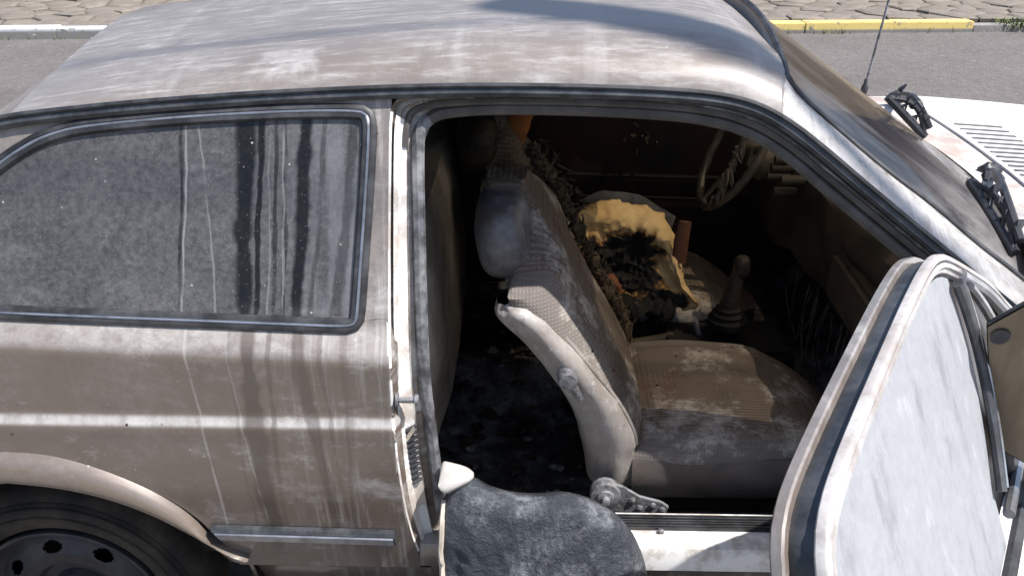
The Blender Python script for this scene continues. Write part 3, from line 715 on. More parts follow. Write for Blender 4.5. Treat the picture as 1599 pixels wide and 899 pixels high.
# jamb face coloured white for the sun on it, ribbed vent, striker
jw = []
for k in range(0, 40):
    jw.append([side(*(sp_[k]*(1-t)+op_[k]*t), off=o, fn=ysm) for t, o in ((.17, .010), (.30, .019), (.345, .0305), (.5, .035), (.60, .037))])
MB().grid(jw).build('jamb_lit_face', 'sunlit_and_ash_white', frame)
vent = MB()
for k in range(11):
    y0 = 668+k*8.2; a_, b_ = side(628+k*.8, y0+7, off=.024, fn=ysm), side(650+k*.9, y0-4, off=.031, fn=ysm)
    vent.tube([a_, b_], .0036, 6)
vent.build('jamb_vent', 'rubber_dusty', frame)
sp0 = side(622, 624, off=.010)
MB().lathe([(0, .001), (0, .013), (.004, .013), (.005, .0055), (.032, .0055), (.033, .010), (.039, .010), (.040, .001)], sp0+np.array([-.004, .0, 0]), 'x', 16).build('striker', 'metal', frame)
st = [side(*p, off=.03) for p in ((628, 690), (646, 664), (648, 672), (630, 698))]
obj('jamb_sticker', st, [(0, 1, 2, 3)], 'cream', frame, False)

# A pillar strip and windshield
ws_px = [(1227, 121), (1246, 151), (1302, 200), (1378, 265), (1454, 321), (1522, 381), (1579, 424), (1612, 452)]
wsn = np.array([aty(px, py, y) for (px, py), y in zip(smooth_path(ws_px, 24, 1), np.linspace(.262, .205, 24))])
dk0 = np.argmin(abs(drip3[:, 0]-1.345)); dseg = interp_path(drip3[dk0:], 24)
dseg = np.vstack([drip_at(1.27)+np.array([0, .004, 0]), dseg]); wsn_a = np.vstack([np.array([1.31, .275, 1.326]), wsn])
ap = []
for t, o in ((0, 0), (.12, .006), (.35, .011), (.65, .011), (.9, .005), (1.0, 0)):
    ap.append([a_*(1-t)+b_*t+np.array([.3*o, -.4*o, o*.8]) for a_, b_ in zip(dseg, wsn_a)])
MB().grid(ap).build('a_pillar', 'a_pillar', car, True, 60)
MB().grid([[mir(p) for p in r_] for r_ in ap]).build('a_pillar', 'a_pillar', car, True, 60)
wc_top = np.array([1.392, YC, 1.358]); wc_bot = np.array([1.938, YC, .988])
wsr = []
for i in range(24):
    v = i/23; near = wsn[i]; c0 = wc_top*(1-v)+wc_bot*v
    row = []
    for y in np.linspace(near[1], 2*YC-near[1], 25):
        u = (y-YC)/(YC-near[1]); k = abs(u)**2.3
        row.append(np.array([c0[0]*(1-k)+near[0]*k, y, c0[2]*(1-k)+near[2]*k]))
    wsr.append(row)
wshield = MB().grid(wsr).build('windshield', 'windshield', car, True, 80)
top_fill = [[p for p in rr[-1][1:-1]], ]
tf0 = np.array(rr[-1]); wt = np.array(wsr[0])
tf = interp_path(tf0, 60); wt = np.vstack([dseg[1], wt, mir(dseg[1])]); wt = interp_path(wt, 60)
MB().grid([[p for p in tf], [a_*.5+b_*.5+np.array([.004, 0, .001]) for a_, b_ in zip(tf, wt)], [p for p in wt]]).build('windshield_header', 'roof', car)
loop = list(np.array(wsr[0]))+[r_[-1] for r_ in wsr[1:]]+list(np.array(wsr[-1])[::-1][1:])+[r_[0] for r_ in wsr[::-1][1:-1]]
MB().tube(np.array(loop)+np.array([.002, 0, .001]), .0065, 7, True).build('windshield_seal', 'rubber_dusty', wshield)

# cowl and hood
def hood_z(x, y): return 1.004-.045*max(0, x-1.95)-.05*max(0, x-1.95)**2-.012*((y-YC)/.68)**2-.010*max(0, abs(y-YC)-.60)/.08
def seam_x(y): return 2.026+.055*(y-YC)-.035*((y-YC)/.7)**2
cw = []
for t in np.linspace(0, 1, 8):
    row = []
    for y in np.linspace(.13, 1.47, 41):
        x0 = float(np.interp(min(max(y, wsr[-1][0][1]), wsr[-1][-1][1]), [p[1] for p in wsr[-1]], [p[0] for p in wsr[-1]]))-.01
        if y < .2: x0 = wsr[-1][0][0]
        if y > 1.4: x0 = wsr[-1][-1][0]
        x = x0+(seam_x(y)-.005-x0)*t; row.append((x, y, hood_z(x, y)-.006-.004*math.sin(math.pi*t)))
    cw.append(row)
MB().grid(cw).build('cowl_panel', 'cowl', car)
hd = []
for t in [-.0] + list(np.linspace(0, 1, 26)):
    row = []
    for y in np.linspace(.115, 1.485, 45):
        x = seam_x(y)+(3.02-.06*((y-YC)/.7)**2-seam_x(y))*t; row.append((x, y, hood_z(x, y)))
    hd.append(row)
hd[0] = [(p[0]-.001, p[1], p[2]-.010) for p in hd[1]]
hood = MB().grid(hd).build('hood', 'hood', car, True, 35)
# louvres on the hood: each slot a raised lip over a dark slit
for k in range(17):
    px0, py0 = 1490+k*9.4, 193+k*7.2
    P0 = atz(px0, py0, .972)
    for _ in range(5): P0 = atz(px0, py0, hood_z(P0[0], P0[1])+.002)
    Ls = .13
    zl = lambda x: hood_z(x, P0[1])
    xs = np.linspace(P0[0], P0[0]+Ls, 5)
    b = MB().grid([[(x, P0[1]-.007, zl(x)+.0015) for x in xs], [(x, P0[1]+.006, zl(x)+.002) for x in xs]])
    s_ = b.build('hood_louvre', 'slot', hood, False)
# washer nozzle
wn_ = atz(1556, 211, .968); MB().lathe([(0, .018), (.006, .017), (.012, .010), (.014, .001)], wn_+np.array([0, 0, -.002]), 'z', 12).build('washer_nozzle', 'black', hood)
# fenders and nose
def arch_f(x): return max(SILL, .34+.31*max(0, 1-((x-2.36)/.37)**2)**.5) if abs(x-2.36) < .37 else SILL
fn = panel_rows(1.815, lambda z: 3.05, 60, arch_f)
fen = MB().grid(fn)
fen.grid([[p for p in fn[-1]], [(p[0], .118, hood_z(p[0], .118)-.004) for p in fn[-1]]])
fen.build('front_fender', 'hood', car)
nose = []
nL = [r_[-1] for r_ in fn]
for p in nL[::-1]: nose.append([(p[0]+.04*(1-((y-YC)/.7)**2), y, p[2]) for y in np.linspace(p[1], 1.6-p[1], 12)])
MB().grid(nose).build('nose_panel', 'hood', car)
# antenna
ab = aty(1350, 139, 1.43); top_ = aty(1388, 0, 1.43); dv = top_-ab
an = MB().tube([ab, ab+dv*1.0, ab+dv*2.4], [.0042, .0034, .0022], 6).build('antenna', 'metal', car)
MB().lathe([(-.03, .006), (0, .011), (.008, .010), (.014, .006), (.03, .005), (.031, .001)], ab, 'z', 14).build('antenna_base', 'black', an)

# wipers: blade, bridge and arm
def ws_point(px, py, lift=0.0):
    d = ray(px, py); W = np.array(wsr).reshape(-1, 3); rel_ = W-CAM; t = rel_@d/(d@d); dist = np.linalg.norm(rel_-t[:, None]*d, axis=1)
    k = np.argsort(dist)[:6]; tt = np.average(t[k], weights=1/(dist[k]+1e-4)); P = CAM+d*tt
    return P+np.array([.55, 0, .83])*lift
def wiper(bl, arm, knob):
    A, B = ws_point(*bl[0], .012), ws_point(*bl[1], .012)
    bd = MB(); pth = np.array([A+(B-A)*t for t in np.linspace(0, 1, 10)]); bd.tube(pth, .0075, 6, False, 1.4, (.55, 0, .83))
    o = bd.build('wiper', 'black', car)
    br = MB(); n_ = np.array([.55, 0, .83]); L_ = B-A
    q = [A+L_*.02, A+L_*.25+n_*.022, A+L_*.5+n_*.030, A+L_*.75+n_*.022, B-L_*.02]
    br.tube(smooth_path(q, 18), .0065, 6)
    for t in (.16, .36, .64, .84): br.tube([A+L_*(t-.08), A+L_*t+n_*.018, A+L_*(t+.08)], .0055, 6)
    for t in (.1, .3, .45, .62, .8): 
        c0 = A+L_*t+n_*(.018+.010*random.random()); br.tube([c0-L_*.03, c0+n_*.008, c0+L_*.04], [.004, .012, .005], 6)
    br.build('blade_bridge', 'black', o)
    pv = atz(*knob, hood_z(2.0, .8)+.0); mid_ = A+L_*.45+n_*.038
    pv = aty(knob[0], knob[1], arm); 
    ar = MB().tube(smooth_path([pv, pv*.6+mid_*.4+n_*.012, mid_+n_*.004, A+L_*.72+n_*.03, A+L_*.95+n_*.02], 20), [.011]*8+[.0085]*12, 7)
    ar.build('wiper_arm', 'black', o)
    k = MB(); rings = []
    for i in range(7):
        t = i/6; r = .020*math.sin(math.pi*(.15+.75*t)); rings.append([jit(pv+np.array([r*1.5*math.cos(a_), r*math.sin(a_), -.02+.04*t]), .008, 60, 1) for a_ in np.linspace(0, 6.283, 12, endpoint=False)])
    k.loft(rings).build('wiper_pivot', 'black', o)
wiper(((1380, 158), (1438, 220)), 1.30, (1402, 152))
wiper(((1508, 290), (1577, 403)), .70, (1545, 268))

# side moulding
ml = [side(*p, off=-.001) for p in ((329, 818), (617, 826.5), (621, 846), (350, 837))]
mb = MB(); rows = []
for t, o in ((0, .0), (.05, -.010), (.25, -.014), (.75, -.014), (.95, -.010), (1, .0)):
    a_, b_ = ml[0]*(1-t)+ml[3]*t, ml[1]*(1-t)+ml[2]*t
    rows.append([np.array([*(a_*(1-s_)+b_*s_)])+np.array([0, o, 0]) for s_ in np.linspace(0, 1, 14)])
mb.grid(rows); mb.add([r_[-1] for r_ in rows], [tuple(range(6))]); mb.add([r_[0] for r_ in rows], [tuple(range(6))])
mo = mb.build('side_moulding', 'rubber', car, True, 25)
rows = []
for t, o in ((.30, -.0142), (.36, -.017), (.78, -.017), (.84, -.0142)):
    a_, b_ = ml[0]*(1-t)+ml[3]*t, ml[1]*(1-t)+ml[2]*t
    rows.append([np.array([*(a_*(1-s_)+b_*s_)])+np.array([0, o, 0]) for s_ in np.linspace(.01, .99, 14)])
MB().grid(rows).build('moulding_strip', 'chrome', mo)

# wheels
def wheel(cx, cyo, s_, cz=.268):
    # s_ = +1: outer face towards -y
    def fl(b):
        b.v = [(x, cyo+(y-cyo)*s_, z) for x, y, z in b.v]; return b
    c = (cx, cyo, cz)
    ty = [(.045, .190), (.012, .197), (.002, .212), (-.002, .228), (.002, .245), (.012, .258), (.016, .259), (.018, .262), (.030, .273), (.045, .279), (.10, .281), (.155, .273), (.17, .245), (.16, .19)]
    w_ = MB(); w_.lathe(ty, c, 'y', 64)
    for rr_ in (.234, .252): w_.lathe([(-.0005 if rr_ < .24 else .007, rr_-.002), (-.004 if rr_ < .24 else .003, rr_), (-.0005 if rr_ < .24 else .010, rr_+.002)], c, 'y', 64)
    t_ = fl(w_).build('wheel', 'tyre', car)
    # rim with oval vent holes
    rm = MB(); nseg = 160
    pr_ = [(.10, .182), (.045, .182), (.030, .184), (.014, .190), (.007, .189), (.006, .184), (.016, .178), (.034, .172), (.046, .160)]
    rm.lathe(pr_, c, 'y', nseg)
    rows = []
    rs = np.linspace(.160, .078, 44)
    def ydisc(r): return float(np.interp(r, [.078, .09, .118, .145, .160], [.050, .030, .024, .036, .046]))
    Vv = []; Ff = []
    for i, r in enumerate(rs):
        for k in range(nseg):
            q = 2*math.pi*k/nseg; Vv.append((c[0]+r*math.cos(q), c[1]+ydisc(r), c[2]+r*math.sin(q)))
    for i in range(len(rs)-1):
        for k in range(nseg):
            q = 2*math.pi*(k+.5)/nseg; r = (rs[i]+rs[i+1])/2; qq = (q+.2) % (2*math.pi/8)-math.pi/8
            if (qq*r/.020)**2+((r-.134)/.0125)**2 < 1: continue
            a_ = i*nseg+k; b_ = i*nseg+(k+1) % nseg; Ff.append((a_, b_, b_+nseg, a_+nseg))
    rm.add(Vv, Ff)
    rm.lathe([(.050, .078), (.050, .058), (.032, .054), (.026, .045), (.026, .02), (.03, .001)], c, 'y', nseg)
    fl(rm).build('rim', 'rim', t_)
    for k in range(4):
        q = 2*math.pi*k/4+.5; cc = (c[0]+.05*math.cos(q), c[1]+.030, c[2]+.05*math.sin(q)); fl(MB().lathe([(0, .010), (-.012, .009), (-.014, .001)], cc, 'y', 6)).build('wheel_bolt', 'rust', t_)
    fl(MB().lathe([(.07, .16), (.09, .001)], c, 'y', 24)).build('brake_drum', 'soot', t_)
wheel(0.0, .048, 1); wheel(2.36, .05, 1); wheel(0.0, 1.552, -1); wheel(2.36, 1.55, -1)
# inner arch liners
for cx in (0, 2.36):
    for m_ in (0, 1):
        rows = []
        for y in (.05, .30, .301):
            rows.append([((cx+(.40 if y < .3005 else .0)*math.cos(q)), (1.6-y if m_ else y), .30+(.375 if y < .3005 else 0)*math.sin(q)) for q in np.linspace(-.1, math.pi+.1, 24)])
        MB().grid(rows).build('wheel_arch_liner', 'soot', car)

# ------------------------------------------------------------------ sill, floor, interior shell
sl = []
for y_, z_ in ((.022, .418), (.0225, .455), (.028, .467), (.040, .470), (.066, .468), (.070, .463), (.150, .448), (.156, .44), (.160, .33)):
    sl.append([(x, y_, z_) for x in np.linspace(.80, 1.83, 30)])
sill = MB().grid(sl).build('door_sill', 'sunlit_and_ash_white', car, True, 30)
cs = [[(x, r_[0][1]+.001, r_[0][2]+.0015) for x in np.linspace(x_skin(.43)-.004, .802, 5)] for r_ in sl[:8]]
MB().grid(cs).build('sill_corner', 'paint', car, True, 30)
sb = MB()
for y_ in (.085, .100, .115): sb.box((.80, y_, .456), (1.80, y_+.009, .470-.0), .003)
sb.build('sill_strip', 'rubber_dusty', sill)
for x in (.95, 1.19, 1.42, 1.6): MB().lathe([(0, .007), (.004, .006), (.006, .001)], (x, .076, .465), 'z', 10).build('sill_screw', 'metal', sill)
fl_ = []
for x in np.linspace(-.3, 1.95, 60):
    row = []
    for y in np.linspace(.158, 1.442, 44):
        z = .335+.09*math.exp(-((y-YC)/.11)**2)+(.30*max(0, (x-1.72)/.23)**1.5)+(.16 if x < .52 else .16*max(0, 1-(x-.52)/.05))
        z += .010*mnoise.noise(Vector((x*9, y*9, 0)))+.006*mnoise.noise(Vector((x*30, y*30, 2))); row.append((x, y, z))
    fl_.append(row)
floor = MB().grid(fl_).build('cabin_floor', 'floor', car)
# firewall, inner quarter panels, far door inner panel
MB().grid([[(1.93, y, z) for y in (.16, .8, 1.44)] for z in (.3, .6, .96)]).build('firewall', 'soot', car, False)
MB().grid([[(x, .115, z) for x in (-.45, .2, .735)] for z in (.36, .6, .93)]).build('inner_quarter_panel', 'soot', car, False)
fd = MB().grid([[(x, 1.45+.05*max(0, z-.9), z) for x in np.linspace(-.4, 1.9, 12)] for z in (.33, .5, .62, .635, .7, .72, .9, .98)])
fdo = fd.build('far_door_panel', 'soot_rust', car, True, 30)
for z, rr_, mm in ((.648, .004, 'soot'), (.72, .007, 'soot')): MB().tube([(x, 1.438, z-.02*(x-1.3)) for x in np.linspace(1.0, 1.85, 8)], rr_, 6).build('door_trim_rib', mm, fdo)
hb = MB().tube(smooth_path([(1.20, 1.44, .86), (1.20, 1.40, .87), (1.30, 1.395, .86), (1.36, 1.40, .84), (1.36, 1.44, .83)], 16), .012, 7)
bl_ = MB()
for k in range(14):
    a_ = random.uniform(0, 6.28); c0 = np.array([1.28+random.gauss(0, .05), 1.43-random.random()*.02, .88+random.gauss(0, .035)])
    bl_.tube([c0, c0+np.array([random.uniform(-.02, .02), -.012, random.uniform(-.02, .02)])], [.006, .004], 5)
bl_.build('melted_trim', 'char', fdo, kind='stuff')

# seats ------------------------------------------------------------
def superring(y0, y1, z0, z1, n_=36, e=4.0):
    out = []
    for q in np.linspace(0, 2*math.pi, n_, endpoint=False):
        c, s_ = math.cos(q), math.sin(q); out.append(((y0+y1)/2+(y1-y0)/2*math.copysign(abs(c)**(2/e), c), (z0+z1)/2+(z1-z0)/2*math.copysign(abs(s_)**(2/e), s_)))
    return out
near_front = np.array([aty(*p, .265) for p in ((791, 469), (823, 475), (856, 498), (889, 535), (926, 580), (963, 624), (987, 666), (994, 690), (987, 718), (973, 746))])
near_back = np.array([aty(*p, .265) for p in ((776, 476), (772, 492), (800, 519), (847, 568), (880, 615), (903, 666), (914, 718), (917, 750))])
near_edge = np.array([aty(*p, .285) for p in ((790, 440), (833, 451), (870, 491), (917, 559), (963, 619), (989, 664), (996, 690), (988, 725), (978, 748))])
def seat(yc, dx, mat, vin, hmat, burnt):
    y0, y1 = yc-.235, yc+.235
    # cushion
    rings = []
    for t in np.linspace(0, 1, 22):
        x = 1.125+dx+.555*t; e = max(0, (t-.50)/.50); eb = max(0, (.1-t)/.1)
        zt = .525+.035*math.sin(math.pi*min(1, t*.9+.15))-.10*e**3.2-.02*eb; zb = .395+.06*e**2; wsh = .17*e**2.2
        ring = []
        for (y, z) in superring(y0+wsh*.35, y1-wsh, zb, zt, 44, 3.4):
            u = (y-yc)/.235
            if z > (zb+zt)/2: z += .016*abs(u)**2-.008+(.006*math.exp(-((abs(u)-.77)/.05)**2)*-1)
            ring.append(jit((x+.012*(1-u*u), y, z), .006, 9, yc))
        rings.append(ring)
    c = MB().loft(rings).build('front_seat', 'seat_far_cushion' if burnt else mat, car, True, 50)
    # lower side of the cushion in vinyl
    V = []
    for z_, o in ((.395, .018), (.42, .004), (.455, -.002), (.490, .000), (.505, .006)):
        V.append([(x, y0-.004+o+.06*max(0, (x-1.40-dx)/.28)**2.2, z_+.02*max(0, (x-1.45-dx)/.18)**2) for x in np.linspace(1.15+dx, 1.635+dx, 26)])
    MB().grid(V).build('cushion_side', 'soot' if burnt else 'vinyl_shaded', c)
    # backrest: stations up the spine, section in the horizontal plane
    zs = np.linspace(.445, 1.05, 30); rings = []
    for z in zs:
        nf = float(np.interp(z, near_edge[::-1, 2], near_edge[::-1, 0])); nb = float(np.interp(z, near_back[::-1, 2], near_back[::-1, 0]))
        far_f = float(np.interp(z, [.44, .60, .855, 1.03], [1.195, 1.17, 1.035, .945])); far_b = far_f-.125
        hi = max(0, (z-.895)/.155)
        if hi > 0: nf = far_f-.02; nb = far_b
        ya, yb = y0+.20*hi**.55, y1-.16*hi**2.2; ring = []
        for (q, s_) in superring(-1, 1, -1, 1, 44, 4.2):
            u = q; y = (ya+yb)/2+(yb-ya)/2*u; k = abs(u)**4 if hi < .02 else abs(u)**4*(1-min(1, hi*4))
            f_ = far_f*(1-k)+max(nf, far_f-.06)*k if u > 0 else far_f*(1-k)+nf*k
            b_ = far_b*(1-k)+nb*k
            x = (f_+b_)/2+(f_-b_)/2*s_*(1-.35*hi**2); ring.append(jit((x+dx, y, z), .006+burnt*.02, 10, yc+3))
        rings.append(ring)
    b = MB().loft(rings).build('backrest', mat, c, True, 50)
    # vinyl side of the bolster
    rows = []
    prof_n = 30
    for t in np.linspace(.02, .98, prof_n):
        fpt = np.array([np.interp(t*(len(near_front)-1), range(len(near_front)), near_front[:, j]) for j in range(3)])
        bpt = np.array([np.interp(t*(len(near_back)-1), range(len(near_back)), near_back[:, j]) for j in range(3)])
        row = []
        for s_, o in ((-.01, .040), (.03, .020), (.12, .002), (.30, -.004), (.45, -.010), (.60, -.018), (.78, -.018), (.92, -.008), (.985, .008), (1.0, .022)):
            p = bpt*(1-s_)+fpt*s_; row.append(jit((p[0]+dx, y0+o-.001+(.03*max(0, .12-t)/.12), p[2]), .0035, 16, 5))
        rows.append(row)
    MB().grid(rows).build('bolster_side', vin, c, True, 70)
    # piping between side and face
    pth = [np.array([p[0]+dx+.002, y0+.016, p[2]]) for p in smooth_path(near_front, 30, 2)]
    MB().tube(pth[2:], .0045, 6).build('piping', vin, c)
    # head restraint
    rings = []
    for t in np.linspace(0, 1, 18):
        a_ = math.pi*t; z = .955-.082*math.cos(a_); s_ = max(.02, math.sin(a_)**.42)
        rings.append([jit((.866+dx+.004+(1-t)*.008+.058*s_*math.copysign(abs(math.cos(q))**.75, math.cos(q)), yc-.055+.13*s_*math.copysign(abs(math.sin(q))**.8, math.sin(q)), z), .004, 14, 2) for q in np.linspace(0, 2*math.pi, 32, endpoint=False)])
    MB().loft(rings).build('headrest', hmat, c, True, 60)
    for yy in (-.10, -.01): MB().tube([(.885+dx, yc+yy, .84), (.885+dx, yc+yy, .93)], .006, 8).build('headrest_post', 'metal', c)
    # reclining hinge and knob
    pv = aty(945, 772, .20)+np.array([dx, y0-.25, 0]); ft = aty(1036, 796, .20)+np.array([dx, y0-.25, 0])
    hb_ = MB(); hb_.lathe([(.02, .001), (.02, .030), (.002, .033), (-.006, .030), (-.008, .018), (-.014, .017), (-.016, .009), (-.026, .008), (-.027, .001)], pv, 'y', 28)
    dxy = ft-pv; pl = []
    pl_o = [(-.03, .028), (.2, .030), (.55, .016), (.9, .017), (1.06, .010), (1.06, -.012), (.8, -.020), (.5, -.026), (.25, -.036), (0, -.033)]
    nn = np.array([-dxy[2], 0, dxy[0]]); nn /= np.linalg.norm(nn)
    for yo in (.008, 0): pl.append([pv+dxy*a_+nn*h_+np.array([0, yo, 0]) for a_, h_ in pl_o])
    hb_.loft(pl); hb_.build('hinge_bracket', 'metal', c, True, 30)
    for a_, h_ in ((.45, .004), (.62, -.010), (.80, .004), (.97, .0)):
        q = pv+dxy*a_+nn*h_; MB().lathe([(.0, .0075), (-.004, .007), (-.006, .001)], q, 'y', 10).build('bracket_bolt', 'metal', c)
    kn_ = aty(886, 590, .222)+np.array([dx, y0-.25, 0]); ke = aty(907, 624, .226)+np.array([dx, y0-.25, 0])
    k = MB().lathe([(.03, .001), (.03, .020), (-.008, .021), (-.016, .017), (-.018, .001)], kn_, 'y', 14)
    k.tube([kn_+np.array([0, -.004, 0]), ke+np.array([0, .0, 0])], [.012, .007], 8); k.build('recliner_knob', 'metal', c)
    # runners
    for ya_ in (y0+.03, y1-.06): MB().box((1.12+dx, ya_, .345), (1.56+dx, ya_+.03, .40), .005).build('seat_runner', 'soot', c)
    return c
seatn = seat(.485, 0, 'seat_near', 'vinyl', 'headrest', 0)
seatf = seat(1.10, -.085, 'seat_far', 'soot', 'char', 1.0)
# burnt-through top edge of the near backrest: a ragged fringe of fibres
fb = MB()
edge_px = [(838, 232), (862, 268), (882, 300), (905, 345), (925, 392), (945, 432), (966, 462), (984, 500), (990, 545)]
ep = np.array([aty(*p, .70) for p in smooth_path(edge_px, 60)])
for i in range(300):
    k = random.random(); j = int(k*59); c0 = ep[j]+np.array([random.gauss(-.010, .008), random.gauss(0, .012), random.gauss(0, .008)]); l = random.uniform(.01, .035)*(1.4-k)
    e_ = c0+np.array([random.gauss(.0, .5), random.gauss(0, .5), random.gauss(-.1, .6)])*l; fb.tube([c0, (c0+e_)/2+np.array([random.gauss(0, .002)]*3), e_], [.0035, .0028, .001], 4)
rings = []
for i, p in enumerate(ep): rings.append([jit(p+np.array([.013*math.cos(q)-.010, .012*math.sin(q), .010*math.sin(q)]), .013, 38, 4) for q in np.linspace(0, 6.283, 10, endpoint=False)])
fb.loft(rings); fb.build('burnt_edge', 'fibre', seatn, True, 60)
# torn cover flap with rust-orange foam at the near seat's shoulder
# foam on the driver's seat
def blob_tube(path, rads, n_=20, amp=.02, sc=16, seed=0, flat=1.0):
    p = smooth_path(path, 70); r = np.interp(np.linspace(0, 1, 70), np.linspace(0, 1, len(rads)), rads); b = MB().tube(p, list(r), n_, False, flat)
    b.v = [tuple(jit(jit(v, amp, sc, seed), amp*.5, sc*2.7, seed+4)) for v in b.v]; return b
arch = [aty(918, 396, .93), aty(918, 345, .96), aty(935, 330, 1.0), aty(985, 330, 1.02), aty(1025, 346, 1.02), aty(1042, 372, .98), aty(1036, 402, .93), aty(1046, 432, .88), aty(1076, 470, .85)]
def ridged(p, sc, seed):
    return 1-2*abs(mnoise.noise(Vector(p)*sc+Vector((seed, seed, seed))))
topc = smooth_path([(897, 340, .90), (905, 326, .95), (930, 314, 1.0), (965, 312, 1.02), (1000, 320, 1.03), (1030, 331, 1.02), (1048, 352, 1.0), (1061, 388, .96), (1064, 412, .93), (1066, 436, .90), (1088, 470, .86)], 100, 1)
botc = smooth_path([(902, 385, .87), (914, 412, .87), (934, 436, .87), (955, 452, .87), (975, 462, .87), (1000, 470, .86), (1020, 475, .86), (1040, 478, .855), (1056, 480, .85), (1072, 482, .848), (1084, 483, .845)], 100, 1)
rows = []
for v in np.linspace(0, 1, 60):
    row = []
    for i in range(100):
        q = topc[i]*(1-v)+botc[i]*v; u = i/99
        hole = math.exp(-(((q[0]-968)/50)**2+((q[1]-408)/42)**2))
        P = aty(q[0], q[1], q[2]-.060*math.sin(math.pi*min(1, v*2.2))*(1-v)-.02*math.sin(math.pi*v)+.055*hole)
        d = .010*mnoise.noise(Vector(P)*13)+.008*ridged(P, 17, 5)+.004*ridged(P, 40, 7)+hole*(.022*ridged(P, 24, 3)+.012*ridged(P, 60, 9)); e_ = .008*mnoise.noise(Vector(P)*55)*(1 if v in (0, 1) or i in (0, 99) else .3)
        row.append(P+np.array([e_, -d*1.3, d*.5+e_]))
    rows.append(row)
foam = MB().grid(rows).build('foam_crust', 'foam', seatf, True, 60)
md = foam.modifiers.new('thickness', 'SOLIDIFY'); md.thickness = .006; md.offset = -1
fill = [aty(925, 440, .95), aty(950, 400, 1.0), aty(990, 380, 1.06), aty(1000, 420, 1.0), aty(985, 455, .92), aty(1050, 468, .90)]
blob_tube(fill, [.03, .055, .06, .055, .045, .028], 40, .045, 26, 7).build('charred_foam', 'foam_char', seatf, True, 70)
lowf = [aty(918, 470, .87), aty(960, 478, .86), aty(1000, 484, .85), aty(1050, 482, .85)]
blob_tube(lowf, [.02, .03, .03, .02], 14, .02, 22, 9).build('foam_scrap', 'foam_char', seatf, True, 70)
of = [aty(905, 395, .76), aty(925, 425, .75), aty(945, 442, .74), aty(960, 440, .735), aty(964, 460, .73)]
blob_tube(of, [.010, .014, .016, .020, .010], 10, .008, 40, 3).build('foam_tear', 'rust', seatn, True, 70)
# grey cover panel folded up behind the foam
cv = []
for t in np.linspace(0, 1, 20):
    px, py = np.interp(t, [0, .25, .6, 1], [905, 940, 1000, 1055]), np.interp(t, [0, .25, .6, 1], [312, 297, 304, 338])
    a_ = aty(px, py, 1.10); cv.append([jit(a_+np.array([0, 0, 0]), .004, 20), jit(a_+np.array([-.01, -.005, -.03]), .004, 20), a_+np.array([-.02, .01, -.12]), a_+np.array([-.02, .03, -.2])])
MB().grid(cv).build('folded_cover', 'cover', seatf)
# orange-brown belt buckle stalk
sk = [aty(1060, 410, .885), aty(1064, 375, .885), aty(1070, 346, .885)]
MB().tube(sk, [.019, .020, .017], 10, False, .35, (0, 1, 0)).build('belt_buckle', 'rust_dark', seatf)

# rear seat, scorched
rb = MB(); rings = []
for t in np.linspace(0, 1, 20):
    z = .47+.48*t; lean = -.015*t
    rings.append([jit((.635+lean+.105*c_*(1-.25*t**6), .80+.50*s_*(1-.08*t**4), z), .012, 8, 2) for c_, s_ in [(math.copysign(abs(math.cos(q))**.5, math.cos(q)), math.copysign(abs(math.sin(q))**.35, math.sin(q))) for q in np.linspace(0, 6.283, 48, endpoint=False)]])
rs_ = rb.loft(rings).build('rear_seat', 'ash_seat', car, True, 60)
# far B pillar trim with the rust-orange strip, hanging belt
MB().box((.80, 1.36, .55), (.90, 1.43, 1.27), .02).build('far_b_pillar', 'soot_rust', car)
hp = [(.892, 1.30, 1.02), (.895, 1.28, 1.10), (.90, 1.25, 1.17), (.91, 1.22, 1.24)]
hp = [aty(806, 222, 1.05), aty(808, 200, 1.05), aty(812, 185, 1.04), aty(818, 165, 1.03)]
MB().tube(hp, [.020, .032, .030, .035], 10, False, .5, (0, 1, 0)).build('hanging_trim', 'orange', car)
hp = [aty(776, 240, 1.08), aty(784, 205, 1.08), aty(790, 180, 1.08), aty(792, 160, 1.08)]
MB().tube(hp, [.03, .045, .05, .05], 12, False, .6, (0, 1, 0)).build('scorched_trim', 'dash', car)
fb = MB()
for k in range(110):
    t = random.random(); p = aty(842+70*t+random.gauss(0, 7), 225+110*t+random.gauss(0, 6), 1.0+random.random()*.1); e_ = p+np.array([random.gauss(0, .018), random.gauss(0, .01), -random.random()*.03]); fb.tube([p, e_], [.008, .003], 5)
fb.build('charred_strands', 'char', seatf)

# dashboard, steering wheel, levers
dprof = [(1.90, .945), (1.82, .94), (1.74, .935), (1.67, .92), (1.645, .895), (1.64, .86), (1.645, .80), (1.65, .72), (1.66, .67), (1.74, .655), (1.90, .70)]
rows = []
for y in np.linspace(.205, 1.43, 46):
    bul = .055*math.exp(-((y-1.13)/.16)**2)-.03*math.exp(-((y-.45)/.2)**2)
    rows.append([jit((x-(bul if x < 1.7 else 0), y, z+(.02*math.exp(-((y-1.13)/.17)**2) if z > .9 and x < 1.8 else 0)-.03*max(0, mnoise.noise(Vector((y*4, 1, 2))))), .022, 11, 1) for x, z in dprof])
db = MB().grid(rows); db.add(rows[0], [tuple(range(len(dprof)))])
dash = db.build('dashboard', 'dash', car, True, 45)
gb = MB().box((1.632, .26, .70), (1.69, .64, .82), .012); gb.v = [tuple(jit(v, .012, 9, 3)) for v in gb.v]; gb.build('glove_box', 'dash', dash)
wr = MB()
for k in range(16):
    p0 = np.array([1.60+random.random()*.05, .32+random.random()*.5, .70]); wr.tube(smooth_path([p0, p0+np.array([-.01, random.gauss(0, .03), -.08]), p0+np.array([random.gauss(0, .02), random.gauss(0, .05), -.17-random.random()*.08])], 8), .0022, 4)
wr.build('hanging_wires', 'char', dash)
